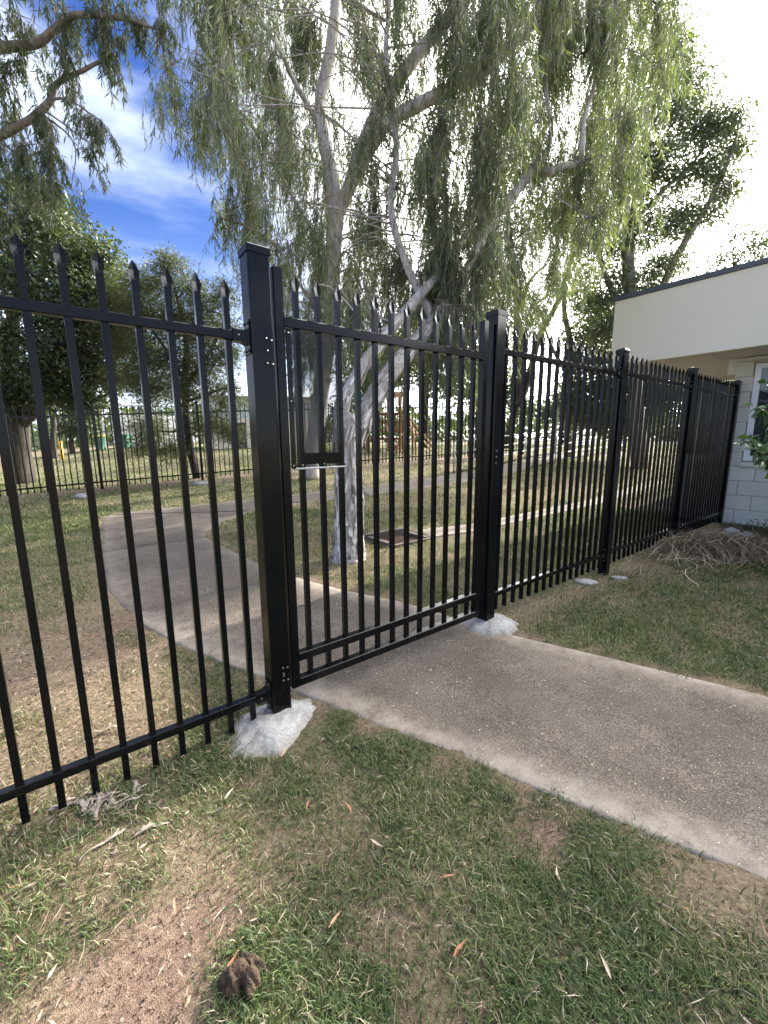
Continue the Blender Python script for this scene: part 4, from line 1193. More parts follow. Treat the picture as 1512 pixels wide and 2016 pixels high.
# ---- gum whose branches hang in at the upper left (trunk outside the picture)
T5 = (-10.2, 8.0, g(-10.2, 8.0) - .05)
L5 = [
    ([T5, (-10.1, 7.9, 2.5), (-9.9, 7.7, 4.6), (-10.0, 7.5, 6.8), (-9.8, 7.3, 9.0)], [.28, .22, .19, .15, .08]),
    ([(-9.9, 7.7, 4.6), (-6.754, 7.4, 5.718), (-5.798, 7.2, 6.022), (-5.227, 7.1, 6.174), (-4.838, 7.0, 6.331), (-4.702, 7.0, 6.554), (-4.228, 6.9, 6.646), (-3.716, 6.8, 6.768)], [.09, .07, .055, .05, .045, .036, .026, .014]),
    ([(-10.0, 7.5, 6.2), (-6.64, 7.3, 7.013), (-5.531, 7.1, 7.075), (-4.936, 7.0, 7.048), (-4.57, 6.9, 7.136), (-4.187, 6.8, 7.216), (-3.51, 6.7, 7.093), (-2.995, 6.6, 6.88)], [.10, .08, .06, .055, .05, .04, .028, .014]),
    ([(-10.0, 7.5, 7.5), (-5.805, 7.1, 8.022), (-4.778, 6.9, 8.003), (-3.683, 6.7, 7.918), (-2.773, 6.6, 7.762)], [.09, .07, .05, .035, .02]),
]
B5 = [(-5.1, 7.0, 7.391, 0.431, 0.324, 34.0), (-4.461, 6.9, 7.302, 0.39, 0.284, 30.0), (-3.865, 6.8, 7.273, 0.349, 0.244, 28.0), (-3.331, 6.7, 7.156, 0.31, 0.22, 24.0), (-2.886, 6.6, 6.954, 0.204, 0.19, 16.0),
      (-5.178, 7.1, 6.979, 0.407, 0.296, 30.0), (-4.453, 6.9, 6.85, 0.323, 0.23, 22.0), (-3.843, 6.8, 6.889, 0.226, 0.198, 14.0), (-5.559, 7.2, 6.54, 0.419, 0.343, 30.0), (-4.985, 7.0, 6.236, 0.335, 0.268, 26.0),
      (-4.401, 6.9, 6.164, 0.33, 0.249, 26.0), (-3.996, 6.8, 5.936, 0.203, 0.218, 16.0), (-5.279, 7.1, 5.842, 0.344, 0.229, 22.0), (-5.707, 7.2, 5.872, 0.388, 0.279, 24.0), (-5.735, 7.2, 5.458, 0.353, 0.235, 16.0), (-4.886, 7.0, 5.376, 0.229, 0.152, 10.0),
      (-4.682, 7.0, 5.191, 0.153, 0.123, 6.0), (-6.018, 7.2, 7.378, 0.52, 0.446, 30.0), (-6.103, 7.2, 6.478, 0.534, 0.458, 30.0), (-4.805, 6.9, 7.831, 0.558, 0.349, 36.0), (-3.704, 6.7, 7.752, 0.54, 0.338, 36.0), (-2.856, 6.6, 7.599, 0.4, 0.3, 24.0),
      (-5.911, 7.2, 5.107, 0.317, 0.206, 18.0), (-5.269, 7.1, 5.4, 0.309, 0.232, 20.0), (-4.833, 7.0, 5.744, 0.302, 0.226, 18.0), (-4.207, 6.9, 5.679, 0.164, 0.134, 8.0), (-3.614, 6.8, 7.036, 0.183, 0.155, 10.0)]
weeping('gum_tree', 'gum tree with drooping leafy branches hanging into the upper left corner', None, T5, L5, B5, MT['gumbark'], MT['gum'], (.2, .6), .12, .0135, 38, spread=.9, branch_r=.022)

# ---- dense dark tree at far left, behind the back fence
T6 = (-11.563, 13.2, 0.359)
T6 = (T6[0], T6[1], g(T6[0], T6[1]) - .1)
L6 = [
    ([T6, (-11.531, 13.2, 0.968), (-11.469, 13.2, 1.755), (-11.378, 13.2, 2.525), (-11.34, 13.2, 3.726), (-10.991, 13.3, 5.484), (-10.357, 13.4, 7.186)], [.40, .33, .32, .33, .20, .15, .08]),
    ([(-11.413, 13.2, 1.91), (-11.085, 13.2, 2.186), (-10.637, 13.1, 2.512), (-9.994, 13.0, 3.391), (-9.376, 13.0, 4.542), (-8.667, 13.0, 5.93)], [.22, .20, .17, .13, .10, .06]),
    ([(-11.378, 13.2, 2.525), (-11.826, 13.0, 3.404), (-12.478, 13.0, 4.845)], [.2, .14, .08]),
]
B6 = [0 for _ in []] + [
      (-10.9, 13.6, 7.687, 1.208, 0.936, 1.1), (-9.441, 13.4, 7.316, 1.045, 0.821, 1.0), (-8.431, 13.2, 6.547, 0.772, 0.668, 0.8), (-10.36, 13.0, 5.941, 1.327, 0.958, 1.3), (-8.805, 12.8, 5.457, 1.168, 0.876, 1.2), (-7.816, 12.9, 5.482, 0.589, 0.589, 0.6),
      (-7.974, 12.8, 4.486, 0.74, 0.666, 0.8), (-10.436, 12.8, 4.362, 1.335, 0.964, 1.3), (-8.922, 12.7, 4.05, 1.108, 0.857, 1.1), (-9.958, 12.8, 3.072, 1.057, 0.604, 1.0), (-11.364, 13.0, 2.958, 0.999, 0.692, 1.0), (-8.411, 12.9, 3.293, 0.683, 0.546, 0.6),
      (-12.066, 13.2, 6.57, 1.336, 1.039, 1.2), (-12.57, 13.2, 4.61, 1.374, 1.068, 1.2), (-8.953, 12.9, 2.635, 0.536, 0.368, 0.4), (-10.268, 13.8, 8.462, 0.91, 0.607, 0.8)]
clumpy('shade_tree', 'dense dark green tree with a forked trunk at the far left', None, T6, L6, B6, MT['darkbark'], MT['broad'], .15, .055, 66, 52, .36, branch_r=.04)

# ---- slim feathery tree behind the back fence post
T7 = (-5.576, 12.073, 0.328)
T7 = (T7[0], T7[1] + .35, g(T7[0], T7[1] + .35) - .05)
L7 = [
    ([T7, (-5.672, 12.3, 1.261), (-5.688, 12.3, 2.418), (-5.69, 12.3, 3.052), (-5.478, 12.2, 3.927), (-5.565, 12.2, 4.99), (-5.83, 12.2, 6.148), (-5.93, 12.2, 6.525)], [.13, .11, .10, .10, .07, .05, .025, .01]),
    ([(-5.702, 12.3, 2.912), (-5.289, 12.2, 3.313), (-4.772, 12.1, 3.902), (-4.335, 12.0, 4.536)], [.07, .055, .04, .02]),
    ([(-5.675, 12.3, 2.56), (-5.125, 12.2, 2.688), (-4.495, 12.1, 2.881), (-3.961, 12.0, 2.866)], [.05, .04, .03, .015]),
    ([(-5.669, 12.3, 3.122), (-5.959, 12.2, 3.795), (-6.335, 12.1, 4.444), (-6.573, 12.0, 4.939)], [.06, .05, .035, .018]),
    ([(-5.68, 12.3, 1.844), (-6.087, 12.2, 1.7), (-6.546, 12.1, 1.701), (-6.825, 12.0, 1.274)], [.04, .035, .025, .012]),
]
B7 = [(-7.145, 12.3, 5.161, 0.562, 0.506, 0.6), (-7.429, 12.3, 4.298, 0.598, 0.541, 0.7), (-7.289, 12.3, 3.272, 0.578, 0.492, 0.7), (-6.806, 12.3, 5.679, 0.419, 0.391, 0.4), (-5.191, 12.2, 4.461, 0.648, 0.535, 0.6), (-4.309, 12.1, 5.404, 0.358, 0.33, 0.25), (-5.157, 12.1, 3.501, 0.623, 0.482, 0.6), (-4.328, 12.0, 1.684, 0.375, 0.289, 0.25), (-5.906, 12.2, 6.211, 0.219, 0.302, 0.18), (-5.569, 12.2, 6.146, 0.22, 0.247, 0.16), (-6.128, 12.2, 5.641, 0.47, 0.387, 0.4), (-5.241, 12.2, 5.507, 0.499, 0.416, 0.4), (-6.503, 12.1, 4.837, 0.625, 0.528, 0.7), (-5.73, 12.2, 4.729, 0.73, 0.589, 0.8),
      (-4.758, 12.1, 4.956, 0.499, 0.444, 0.4), (-6.742, 12.1, 3.915, 0.648, 0.591, 0.8), (-5.917, 12.1, 3.708, 0.777, 0.636, 1.0), (-4.766, 12.1, 3.969, 0.633, 0.535, 0.5), (-6.495, 12.1, 2.894, 0.715, 0.515, 0.9), (-5.385, 12.0, 2.807, 0.596, 0.426, 0.5),
      (-4.258, 12.0, 3.679, 0.504, 0.42, 0.3), (-4.132, 12.0, 4.47, 0.36, 0.305, 0.2), (-6.676, 12.1, 1.845, 0.653, 0.494, 0.6), (-6.1, 12.0, 1.269, 0.494, 0.378, 0.4), (-4.811, 12.0, 1.97, 0.604, 0.46, 0.4), (-4.193, 12.0, 2.592, 0.37, 0.285, 0.2), (-6.955, 12.1, 1.273, 0.381, 0.293, 0.25), (-4.594, 12.0, 2.938, 0.425, 0.283, 0.25)]
clumpy('feathery_tree', 'slim feathery olive-green tree behind the back fence, left of the gate', None, T7, L7, B7, MT['darkbark'], MT['feather'], .14, .020, 90, 50, .26, droop=.1, branch_r=.02)

# ---- gums at right behind the fence
T3 = (8.324, 13.5, 0.819)
T3 = (T3[0], T3[1], g(T3[0], T3[1]) - .1)
L3 = [
    ([T3, (7.88, 13.5, 3.345), (7.554, 13.5, 5.424), (7.262, 13.5, 7.527), (7.509, 13.6, 9.57), (8.138, 13.8, 11.48), (8.436, 14.0, 12.623)], [.26, .20, .18, .15, .11, .07, .03]),
    ([(7.819, 13.5, 3.649), (8.234, 13.4, 5.39), (8.697, 13.3, 6.75), (9.351, 13.2, 8.037), (9.829, 13.2, 9.315), (9.938, 13.2, 10.061)], [.14, .12, .10, .07, .04, .02]),
    ([(7.609, 13.5, 4.842), (6.905, 13.6, 6.035), (6.41, 13.8, 7.669), (6.488, 14.0, 9.817)], [.11, .09, .06, .03]),
    ([(7.262, 13.5, 7.527), (8.061, 13.4, 8.41), (9.04, 13.3, 9.38), (9.167, 13.3, 10.623)], [.08, .06, .04, .02]),
]
B3 = [(8.385, 14.0, 12.438, 0.7, 0.583, 0.8), (8.807, 13.8, 11.351, 0.612, 0.524, 0.7), (7.873, 14.0, 11.754, 0.883, 0.736, 0.9), (7.897, 13.7, 10.402, 0.952, 0.732, 1.0), (8.886, 13.4, 10.074, 0.66, 0.545, 0.7), (9.649, 13.3, 10.19, 0.568, 0.426, 0.5), (10.059, 13.3, 9.5, 0.344, 0.373, 0.3),
      (8.05, 13.5, 9.119, 0.954, 0.704, 1.0), (9.233, 13.3, 8.997, 0.665, 0.52, 0.7), (9.882, 13.3, 8.476, 0.437, 0.379, 0.35), (7.204, 13.8, 9.029, 0.978, 0.753, 1.0), (7.609, 13.5, 7.661, 0.974, 0.719, 1.0), (8.801, 13.4, 7.741, 0.683, 0.534, 0.6), (9.529, 13.3, 7.822, 0.382, 0.323, 0.2),
      (6.857, 13.7, 7.204, 0.919, 0.705, 0.8), (8.266, 13.4, 6.517, 0.725, 0.574, 0.6), (7.315, 13.5, 5.998, 0.843, 0.644, 0.7), (6.476, 13.6, 5.606, 0.715, 0.59, 0.6), (8.219, 13.4, 5.533, 0.49, 0.429, 0.3), (6.811, 13.5, 4.7, 0.718, 0.562, 0.7), (7.578, 13.5, 4.842, 0.623, 0.467, 0.4)]
clumpy('gum_tree', 'tall dark gum with ragged crown standing behind the cream building', None, T3, L3, B3, MT['gumbark'], MT['gum'], .16, .034, 78, 44, .32, droop=.6, branch_r=.035)
T9 = (7.072, 16.0, 1.107)
T9 = (T9[0], T9[1], g(T9[0], T9[1]) - .1)
L9 = [([T9, (6.903, 16.0, 2.985), (6.92, 16.0, 4.608), (6.534, 16.0, 6.177), (6.803, 16.0, 7.522)], [.16, .13, .11, .08, .03]),
      ([(6.902, 16.0, 4.074), (7.518, 16.0, 5.308), (7.985, 16.0, 6.338)], [.08, .06, .02]),
      ([(6.89, 16.0, 3.714), (6.163, 16.0, 4.79), (5.618, 16.0, 6.183)], [.08, .06, .02])]
B9 = [(6.851, 16.0, 6.854, 0.908, 0.727, 0.5), (7.845, 16.0, 5.825, 0.735, 0.662, 0.5), (7.346, 16.0, 5.134, 0.852, 0.667, 0.6), (8.138, 15.8, 4.385, 0.738, 0.627, 0.7), (7.149, 15.8, 4.039, 0.667, 0.556, 0.6), (7.864, 15.6, 3.117, 0.813, 0.591, 0.8), (6.954, 15.8, 2.874, 0.525, 0.488, 0.5), (8.133, 15.6, 2.123, 0.673, 0.448, 0.6), (8.892, 15.4, 2.734, 0.733, 0.623, 0.7), (9.699, 15.2, 2.536, 0.725, 0.616, 0.7), (5.638, 16.0, 5.84, 0.625, 0.515, 0.3), (8.362, 15.4, 3.53, 0.726, 0.617, 0.8), (9.15, 15.2, 3.497, 0.716, 0.609, 0.8), (10.05, 15.0, 3.036, 0.711, 0.604, 0.8), (7.558, 15.6, 2.309, 0.671, 0.447, 0.6), (8.691, 15.4, 1.929, 0.665, 0.407, 0.6)]
clumpy('gum_tree', 'lighter gum between the handrails and the building, seen above the fence', None, T9, L9, B9, MT['gumbark'], MT['gum'], .17, .045, 66, 44, .36, droop=.5)
T10 = (6.798, 21.834, 0.901)
T10 = (T10[0], T10[1] + 1.5, g(T10[0], T10[1] + 1.5) - .1)
L10 = [([T10, (6.265, 20.0, 3.157), (6.329, 20.0, 4.748), (6.195, 20.0, 6.513), (5.818, 20.0, 8.644), (5.491, 20.0, 10.893), (5.178, 20.0, 13.049)], [.2, .17, .16, .15, .13, .1, .05]),
       ([(6.324, 20.0, 2.925), (6.775, 20.0, 4.294), (7.143, 20.0, 6.071), (7.924, 20.0, 7.576), (8.444, 20.0, 9.865), (8.08, 20.0, 11.867)], [.18, .17, .15, .12, .08, .04]),
       ([(6.195, 20.0, 6.513), (6.519, 20.0, 8.22), (7.264, 20.0, 9.05)], [.1, .07, .03])]
B10 = [(5.186, 20.0, 12.857, 1.304, 1.086, 0.6), (7.03, 20.0, 11.083, 1.105, 0.884, 0.6), (5.518, 20.0, 10.289, 1.336, 1.024, 0.7), (8.136, 20.0, 11.076, 1.326, 1.017, 0.7), (4.702, 20.0, 8.232, 1.044, 0.817, 0.6), (7.655, 20.0, 8.213, 0.681, 0.59, 0.3), (4.534, 20.0, 6.524, 0.83, 0.692, 0.5), (5.387, 20.0, 5.422, 0.606, 0.699, 0.3)]
clumpy('gum_tree', 'twin-stemmed gum beyond the back fence, right of the latch post', None, T10, L10, B10, MT['darkbark'], MT['gum'], .22, .055, 60, 40, .46, droop=.6)

# ---- trees far behind the playground and behind the building roof
def far_tree(label, u_base, trunk, blobs, mat=None, name='background_tree', lf=.26):
    base = (trunk[0][0], trunk[0][1], g(trunk[0][0], trunk[0][1]) - .1)
    clumpy(name, label, None, base, [([base] + trunk, [.2, .16, .13, .07][:len(trunk) + 1])], blobs, MT['darkbark'], mat or MT['broad'], lf, lf * .42, 30, 34, .5, branch_r=.04)
far_tree('round dark green tree behind the playground frame', 0, [(2.397, 24.0, 2.137), (2.43, 24.0, 4.359), (2.41, 24.0, 6.245)],
         [(1.012, 24.0, 6.254, 1.23, 0.95, 1.0), (2.686, 24.0, 6.509, 1.283, 0.948, 1.0), (2.095, 23.5, 5.098, 1.269, 0.828, 1.0), (4.106, 24.0, 5.432, 1.012, 0.844, 0.8), (0.448, 24.0, 4.917, 1.016, 0.734, 0.8), (3.229, 23.6, 4.17, 0.893, 0.558, 0.6), (1.315, 24.5, 7.695, 1.017, 0.791, 0.6)])
far_tree('low dark tree left of the near trunk, beyond the back fence', 0, [(-1.136, 22.0, 1.842), (-1.01, 22.0, 3.127), (-0.939, 22.0, 4.387)],
         [(-1.274, 22.0, 4.514, 0.881, 0.777, 0.9), (-0.49, 22.0, 5.128, 0.928, 0.773, 0.9), (-0.866, 22.0, 5.865, 0.871, 0.666, 0.7), (-0.372, 22.0, 4.008, 0.78, 0.572, 0.7), (-1.811, 22.0, 3.64, 0.626, 0.626, 0.5)])
far_tree('mid green tree right of the playground, near the latch post', 0, [(5.625, 27.0, 1.885), (5.624, 27.0, 4.087), (5.505, 27.0, 5.925)],
         [(5.135, 27.0, 4.4, 0.959, 0.767, 0.8), (6.064, 27.0, 5.314, 1.08, 0.89, 0.9), (5.244, 27.0, 6.229, 1.01, 0.821, 0.8), (6.585, 27.0, 4.081, 0.769, 0.705, 0.6), (7.011, 27.0, 5.46, 0.762, 0.698, 0.5)])
far_tree('pale airy tree showing over the grey roof edge at far right', 0, [(21.201, 26.0, 6.234), (20.744, 26.0, 9.072), (20.291, 26.0, 11.264)],
         [(19.557, 26.0, 11.269, 1.172, 0.821, 0.4), (21.035, 26.0, 12.195, 1.164, 0.815, 0.4), (18.355, 26.0, 10.327, 0.885, 0.649, 0.3), (20.195, 26.0, 12.993, 0.81, 0.579, 0.25), (22.051, 26.0, 11.253, 1.055, 0.762, 0.4), (22.533, 26.0, 12.847, 1.043, 0.753, 0.4)], MT['far'], lf=.22)
far_tree('dark green shrub tree beside the two wheelie bins', 0, [(-22.273, 30.0, 1.418), (-22.055, 30.0, 2.481), (-21.805, 30.0, 3.531)],
         [(-22.031, 30.0, 3.183, 1.075, 0.789, 0.9), (-21.044, 30.0, 3.873, 1.071, 0.785, 0.8), (-22.6, 30.0, 4.23, 1.069, 0.855, 0.8), (-21.815, 30.0, 2.126, 0.866, 0.505, 0.6), (-20.846, 30.0, 2.649, 0.575, 0.575, 0.4)])
far_tree('shaded broad tree behind the yellow bollard', 0, [(-20.454, 26.0, 1.274), (-20.149, 26.0, 2.958), (-20.117, 26.0, 4.458)],
         [(-20.074, 26.0, 4.754, 1.227, 0.92, 0.9), (-20.711, 26.0, 3.566, 0.928, 0.742, 0.8), (-19.093, 26.0, 5.19, 1.101, 0.857, 0.8)])
far_tree('low olive shrub tree right of the pale steel post', 0, [(12.776, 30.0, 1.535), (12.704, 30.0, 2.597), (12.705, 30.0, 3.646)],
         [(12.347, 30.0, 3.648, 0.929, 0.715, 0.8), (13.382, 30.0, 4.161, 0.927, 0.784, 0.8), (11.485, 30.0, 3.131, 0.789, 0.574, 0.6), (12.966, 30.0, 5.022, 0.78, 0.638, 0.5), (14.162, 30.0, 3.288, 0.86, 0.645, 0.7)], MT['far'])
far_tree('broad green tree far beyond the handrails, right of the latch post', 0, [(10.458, 34.0, 1.575), (10.383, 34.0, 3.176), (10.229, 34.0, 4.752)],
         [(9.317, 34.0, 4.367, 0.97, 0.728, 0.8), (10.493, 34.0, 5.14, 0.966, 0.805, 0.8), (11.562, 34.0, 3.959, 0.891, 0.648, 0.7), (9.845, 34.0, 6.111, 0.801, 0.641, 0.5), (11.047, 34.0, 6.103, 0.641, 0.561, 0.4)], MT['far'])
# distant belt of trees along the horizon
LBx, LDx, LLx, LRx = [], [], [], []
for k in range(420):
    a = rng.uniform(-62, 62); dist = rng.uniform(62, 95)
    x, y = dist * math.sin(R(a)), dist * math.cos(R(a))
    h = rng.uniform(1.0, 4.6) * (0.65 + .7 * float(vnoise(a * .12, 3)))
    nl = 60
    off = rng.normal(size=(nl, 3)) * np.array((1.5, 1.2, 1.0))
    zb_ = g(x, y)
    p = np.array((x, y, zb_ + h)) + off
    p[:, 2] = np.maximum(p[:, 2], zb_ + .2)
    LBx.append(p); LDx.append(unit(rng.normal(size=(nl, 3)))); LLx.append(rng.uniform(.5, 1.1, nl)); LRx.append(np.clip(rng.normal(.4, .2, nl), 0, 1))
LLx = np.concatenate(LLx)
fo = link('far_tree_belt', leaves_mesh('far_tree_belt', np.concatenate(LBx), np.concatenate(LDx), LLx, LLx * .6, np.concatenate(LRx)), MT['far'])
tag(fo, 'distant belt of trees along the horizon', 'trees', kind='stuff')

# ================================================================== BEHIND THE BACK FENCE
def yaw_to(p, extra=0):
    return math.atan2(-p[0], p[1]) + extra
# ---- house
hc = (-9.438, 25.5, 0.747)
hz = g(hc[0], hc[1])
hs_ = empty('house', (hc[0], hc[1], hz), R(14))
tag(hs_, 'pale weatherboard house with grey roof beyond the back fence', 'house')
m = MB(); m.box(-1.35, 5.2, 0, 5.5, -.3, 1.75); m.build('lower_wall', MT['housecream'], hs_)
for k in range(9):
    zb_ = 1.75 + k * .155
    m = MB(); m.add([(-1.36, -.020, zb_), (5.21, -.020, zb_), (5.21, -.002, zb_ + .155), (-1.36, -.002, zb_ + .155), (-1.36, .02, zb_), (5.21, .02, zb_), (5.21, .02, zb_ + .155), (-1.36, .02, zb_ + .155)],
                    [(0, 1, 2, 3), (4, 7, 6, 5), (0, 4, 5, 1), (0, 3, 7, 4), (1, 5, 6, 2)]); m.build('board', MT['board'], hs_)
MB().box(-1.34, 5.19, .03, 5.48, 1.76, 3.10).build('upper_wall', MT['board'], hs_)
m = MB(); m.add([(-1.8, -.6, 3.08), (5.7, -.6, 3.08), (5.7, 2.75, 4.0), (-1.8, 2.75, 4.0), (5.7, 6.1, 3.08), (-1.8, 6.1, 3.08), (-1.8, -.6, 3.02), (5.7, -.6, 3.02), (5.7, 6.1, 3.02), (-1.8, 6.1, 3.02)],
                [(0, 1, 2, 3), (3, 2, 4, 5), (6, 9, 8, 7), (0, 6, 7, 1), (4, 8, 9, 5), (0, 3, 5, 9, 6), (1, 7, 8, 4, 2)]); m.build('roof', MT['roof'], hs_)
for x0, x1, z0, z1 in ((-.4, .05, 2.35, 2.85), (1.6, 2.5, 2.2, 2.95), (.35, 1.15, -.1, 1.6)):
    w_ = MB().box(x0, x1, -.05, -.022, z0, z1).build('window', MT['frame'], hs_)
    MB().box(x0 + .05, x1 - .05, -.056, -.050, z0 + .05, z1 - .05).build('pane', MT['glass'], w_)
# ---- pale shed seen through the trees
sc_ = (-19.705, 33.0, 0.831)
sh = empty('shed', (sc_[0], sc_[1], g(sc_[0], sc_[1])), R(24))
tag(sh, 'white garden shed glimpsed through the trees at left', 'shed')
MB().box(-1.2, 3.2, 0, 3, -.2, 2.5).build('wall', MT['white'], sh)
m = MB(); m.add([(-3.6, -.4, 3.25), (3.5, -.4, 3.25), (3.5, 3.4, 3.6), (-3.6, 3.4, 3.6), (-3.6, -.4, 3.1), (3.5, -.4, 3.1), (3.5, 3.4, 3.45), (-3.6, 3.4, 3.45)],
                [(0, 1, 2, 3), (7, 6, 5, 4), (0, 4, 5, 1), (2, 6, 7, 3), (0, 3, 7, 4), (1, 5, 6, 2)]); m.build('roof', MT['roof'], sh)
for x in (-3.3, -1.9): MB().box(x, x + .12, .1, .22, -.2, 3.15).build('post', MT['white'], sh)
MB().box(.4, 1.25, -.03, 0, -.15, 2.0).build('door', MT['board'], sh)
# ---- wheelie bins
def wheelie(u, label, p, rz, lid):
    z = g(p[0], p[1])
    o = empty('wheelie_bin', (p[0], p[1], z), rz); tag(o, label, 'bin', 'wheelie bins by the shed')
    m = MB()
    m.rings([[(-.21, -.25, .06), (.21, -.25, .06), (.21, .22, .06), (-.21, .22, .06)], [(-.29, -.34, .93), (.29, -.34, .93), (.29, .33, .93), (-.29, .33, .93)], [(-.31, -.36, .94), (.31, -.36, .94), (.31, .35, .94), (-.31, .35, .94)], [(-.31, -.36, .98), (.31, -.36, .98), (.31, .35, .98), (-.31, .35, .98)]])
    m.build('body', MT['bin'], o)
    MB().rings([[(-.32, -.38, .982), (.32, -.38, .982), (.32, .37, .982), (-.32, .37, .982)], [(-.31, -.36, 1.02), (.31, -.36, 1.02), (.31, .35, 1.05), (-.31, .35, 1.05)], [(-.2, -.24, 1.05), (.2, -.24, 1.05), (.2, .25, 1.08), (-.2, .25, 1.08)]]).build('lid', lid, o)
    for sx_ in (-.24, .24):
        MB().tube([(sx_ - .025, .24, .1), (sx_ + .025, .24, .1)], .1, 12).build('wheel', MT['dark'], o)
    MB().tube([(-.25, .41, .98), (.25, .41, .98)], .017, 6).build('handle', MT['bin'], o)
    return o
wheelie(0, 'green wheelie bin with a yellow lid, nearer the bollard', (-20.911, 31.0, 0.885), R(20), MT['binlid'])
wheelie(0, 'green wheelie bin with a green lid, close to the slim tree', (-19.045, 31.0, 0.798), R(10), MT['bin'])
# ---- yellow bollard
bp = (-18.825, 24.5, 0.9)
bo = empty('bollard', (bp[0], bp[1], g(bp[0], bp[1]))); tag(bo, 'yellow steel bollard behind the back fence', 'bollard')
MB().tube([(0, 0, -.1), (0, 0, 1.05)], .085, 14).build('pipe', MT['yellow'], bo, True)
MB().tube([(0, 0, 1.045), (0, 0, 1.075), (0, 0, 1.095)], [.085, .07, .02], 14).build('cap', MT['dark'], bo, True)
# ---- timber playground frame
pp = (0.289, 18.6, 0.818)
pg = empty('playground_frame', (pp[0], pp[1], g(pp[0], pp[1])), R(6))
tag(pg, 'brown timber climbing fort with a teal panel behind the back fence', 'playground')
for x, h in ((-.95, 2.0), (-.50, 2.05), (.05, 2.75), (.62, 2.75)):
    for y in (0, 1.15):
        MB().box(x - .055, x + .055, y - .055, y + .055, -.1, h).build('post', MT['timber'], pg)
for k in range(9):
    MB().box(-.98 + k * .185, -.98 + k * .185 + .17, -.06, 1.2, .92, .96).build('deck_board', MT['timber'], pg)
for z in (.55, 1.28, 1.62):
    MB().box(-1.0, .68, -.085, -.056, z, z + .12).build('rail', MT['timber'], pg)
for k in range(12):
    x = -.92 + k * .135
    MB().box(x, x + .05, -.115, -.088, .97, 1.72).build('slat', MT['timber'], pg)
MB().box(-.05, .74, -.1, 1.26, 2.5, 2.6).build('top_rail', MT['palewood'], pg)
for k in range(5):
    MB().box(.10 + k * .12, .15 + k * .12, -.09, -.06, 2.0, 2.5).build('slat', MT['palewood'], pg)
MB().box(-1.55, -1.12, -.15, -.09, 1.55, 2.15).box(-1.55, -1.22, -.15, -.09, 2.15, 2.55).build('teal_panel', MT['teal'], pg)
MB().box(-1.50, -1.42, -.09, 0, -.1, 2.5).build('post', MT['timber'], pg)
for a_, b_ in (((.80, -.2, 1.5), (1.15, -.2, .05)), ((-.25, -.3, 1.2), (.25, -.5, .0))):
    MB().tube([a_, tuple((a_[i] + b_[i]) / 2 + (.06 if i == 0 else 0) for i in range(3)), b_], .045, 7).build('climbing_pole', MT['palewood'], pg, True)
# ---- swing-style A frame
sp0 = (1.104, 17.9, 0.836)
sw = empty('a_frame', (sp0[0], sp0[1], g(sp0[0], sp0[1])), R(8))
tag(sw, 'pale timber A-frame with a seat board right of the climbing fort', 'playground')
for y in (0, .9):
    MB().tube([(-.05, y, 1.55), (-.42, y, 0)], .05, 7).build('leg', MT['palewood'], sw, True)
    MB().tube([(-.05, y, 1.55), (1.25, y, .02)], .05, 7).build('leg', MT['palewood'], sw, True)
MB().tube([(-.05, -.15, 1.55), (-.05, 1.05, 1.55)], .055, 7).build('beam', MT['palewood'], sw, True)
MB().box(.05, 1.25, -.12, .25, .78, .84).build('seat_board', MT['palewood'], sw)
for x in (.15, 1.1): MB().box(x - .04, x + .04, .02, .10, -.05, .779).build('post', MT['palewood'], sw)
# ---- handrails along the ramped path
def handrail(label, pts, skip=()):
    P = [from_st(*p) for p in pts]
    o = empty('handrail', (P[0][0], P[0][1], 0)); tag(o, label, 'handrail', None)
    dense_ = []
    for a, b in zip(P[:-1], P[1:]):
        n = max(1, round(math.dist(a, b) / 1.75))
        for i in range(n): dense_.append((a[0] + (b[0] - a[0]) * i / n, a[1] + (b[1] - a[1]) * i / n))
    dense_.append(P[-1])
    loc = [(x - P[0][0], y - P[0][1], g(x, y)) for x, y in dense_]
    for x, y, z in loc:
        MB().tube([(x, y, z - .1), (x, y, z + .92)], .022, 8).build('post', MT['galv'], o, True)
    for h in (.30, .62, .93):
        MB().tube([(x, y, z + h) for x, y, z in loc], .021, 8).build('rail', MT['galv'], o, True)
    kb = MB()
    for (x0, y0, z0), (x1, y1, z1) in zip(loc[:-1], loc[1:]):
        kb.tube([(x0, y0 + .05, z0 + .04), (x1, y1 + .05, z1 + .04)], .055, 4)
    kb.build('kerb', MT['path'], o)
handrail('galvanised handrail on the far side of the ramped path, starting nearest the gate', [(8.15, 6.5), (11.0, 6.95), (16.6, 8.1), (22, 9.4)])
handrail('galvanised handrail on the near side of the ramped path by the right-hand fence', [(11.0, 5.75), (14.6, 6.4), (22, 7.8)])
# pale steel post at the end of the back fence
lp_ = (bx0 + (Lb + .28) * math.cos(BA), by0 + (Lb + .28) * math.sin(BA))
mp_ = empty('steel_post', (*lp_, g(*lp_))); tag(mp_, 'pale grey steel post at the right end of the back fence', 'post')
MB().prism((0, 0, -.1), (0, 0, 2.2), .09, .09, .006, 'z').build('shaft', MT['galv'], mp_)
MB().rings(cap_rings(.09, 2.205)).build('cap', MT['galv'], mp_)

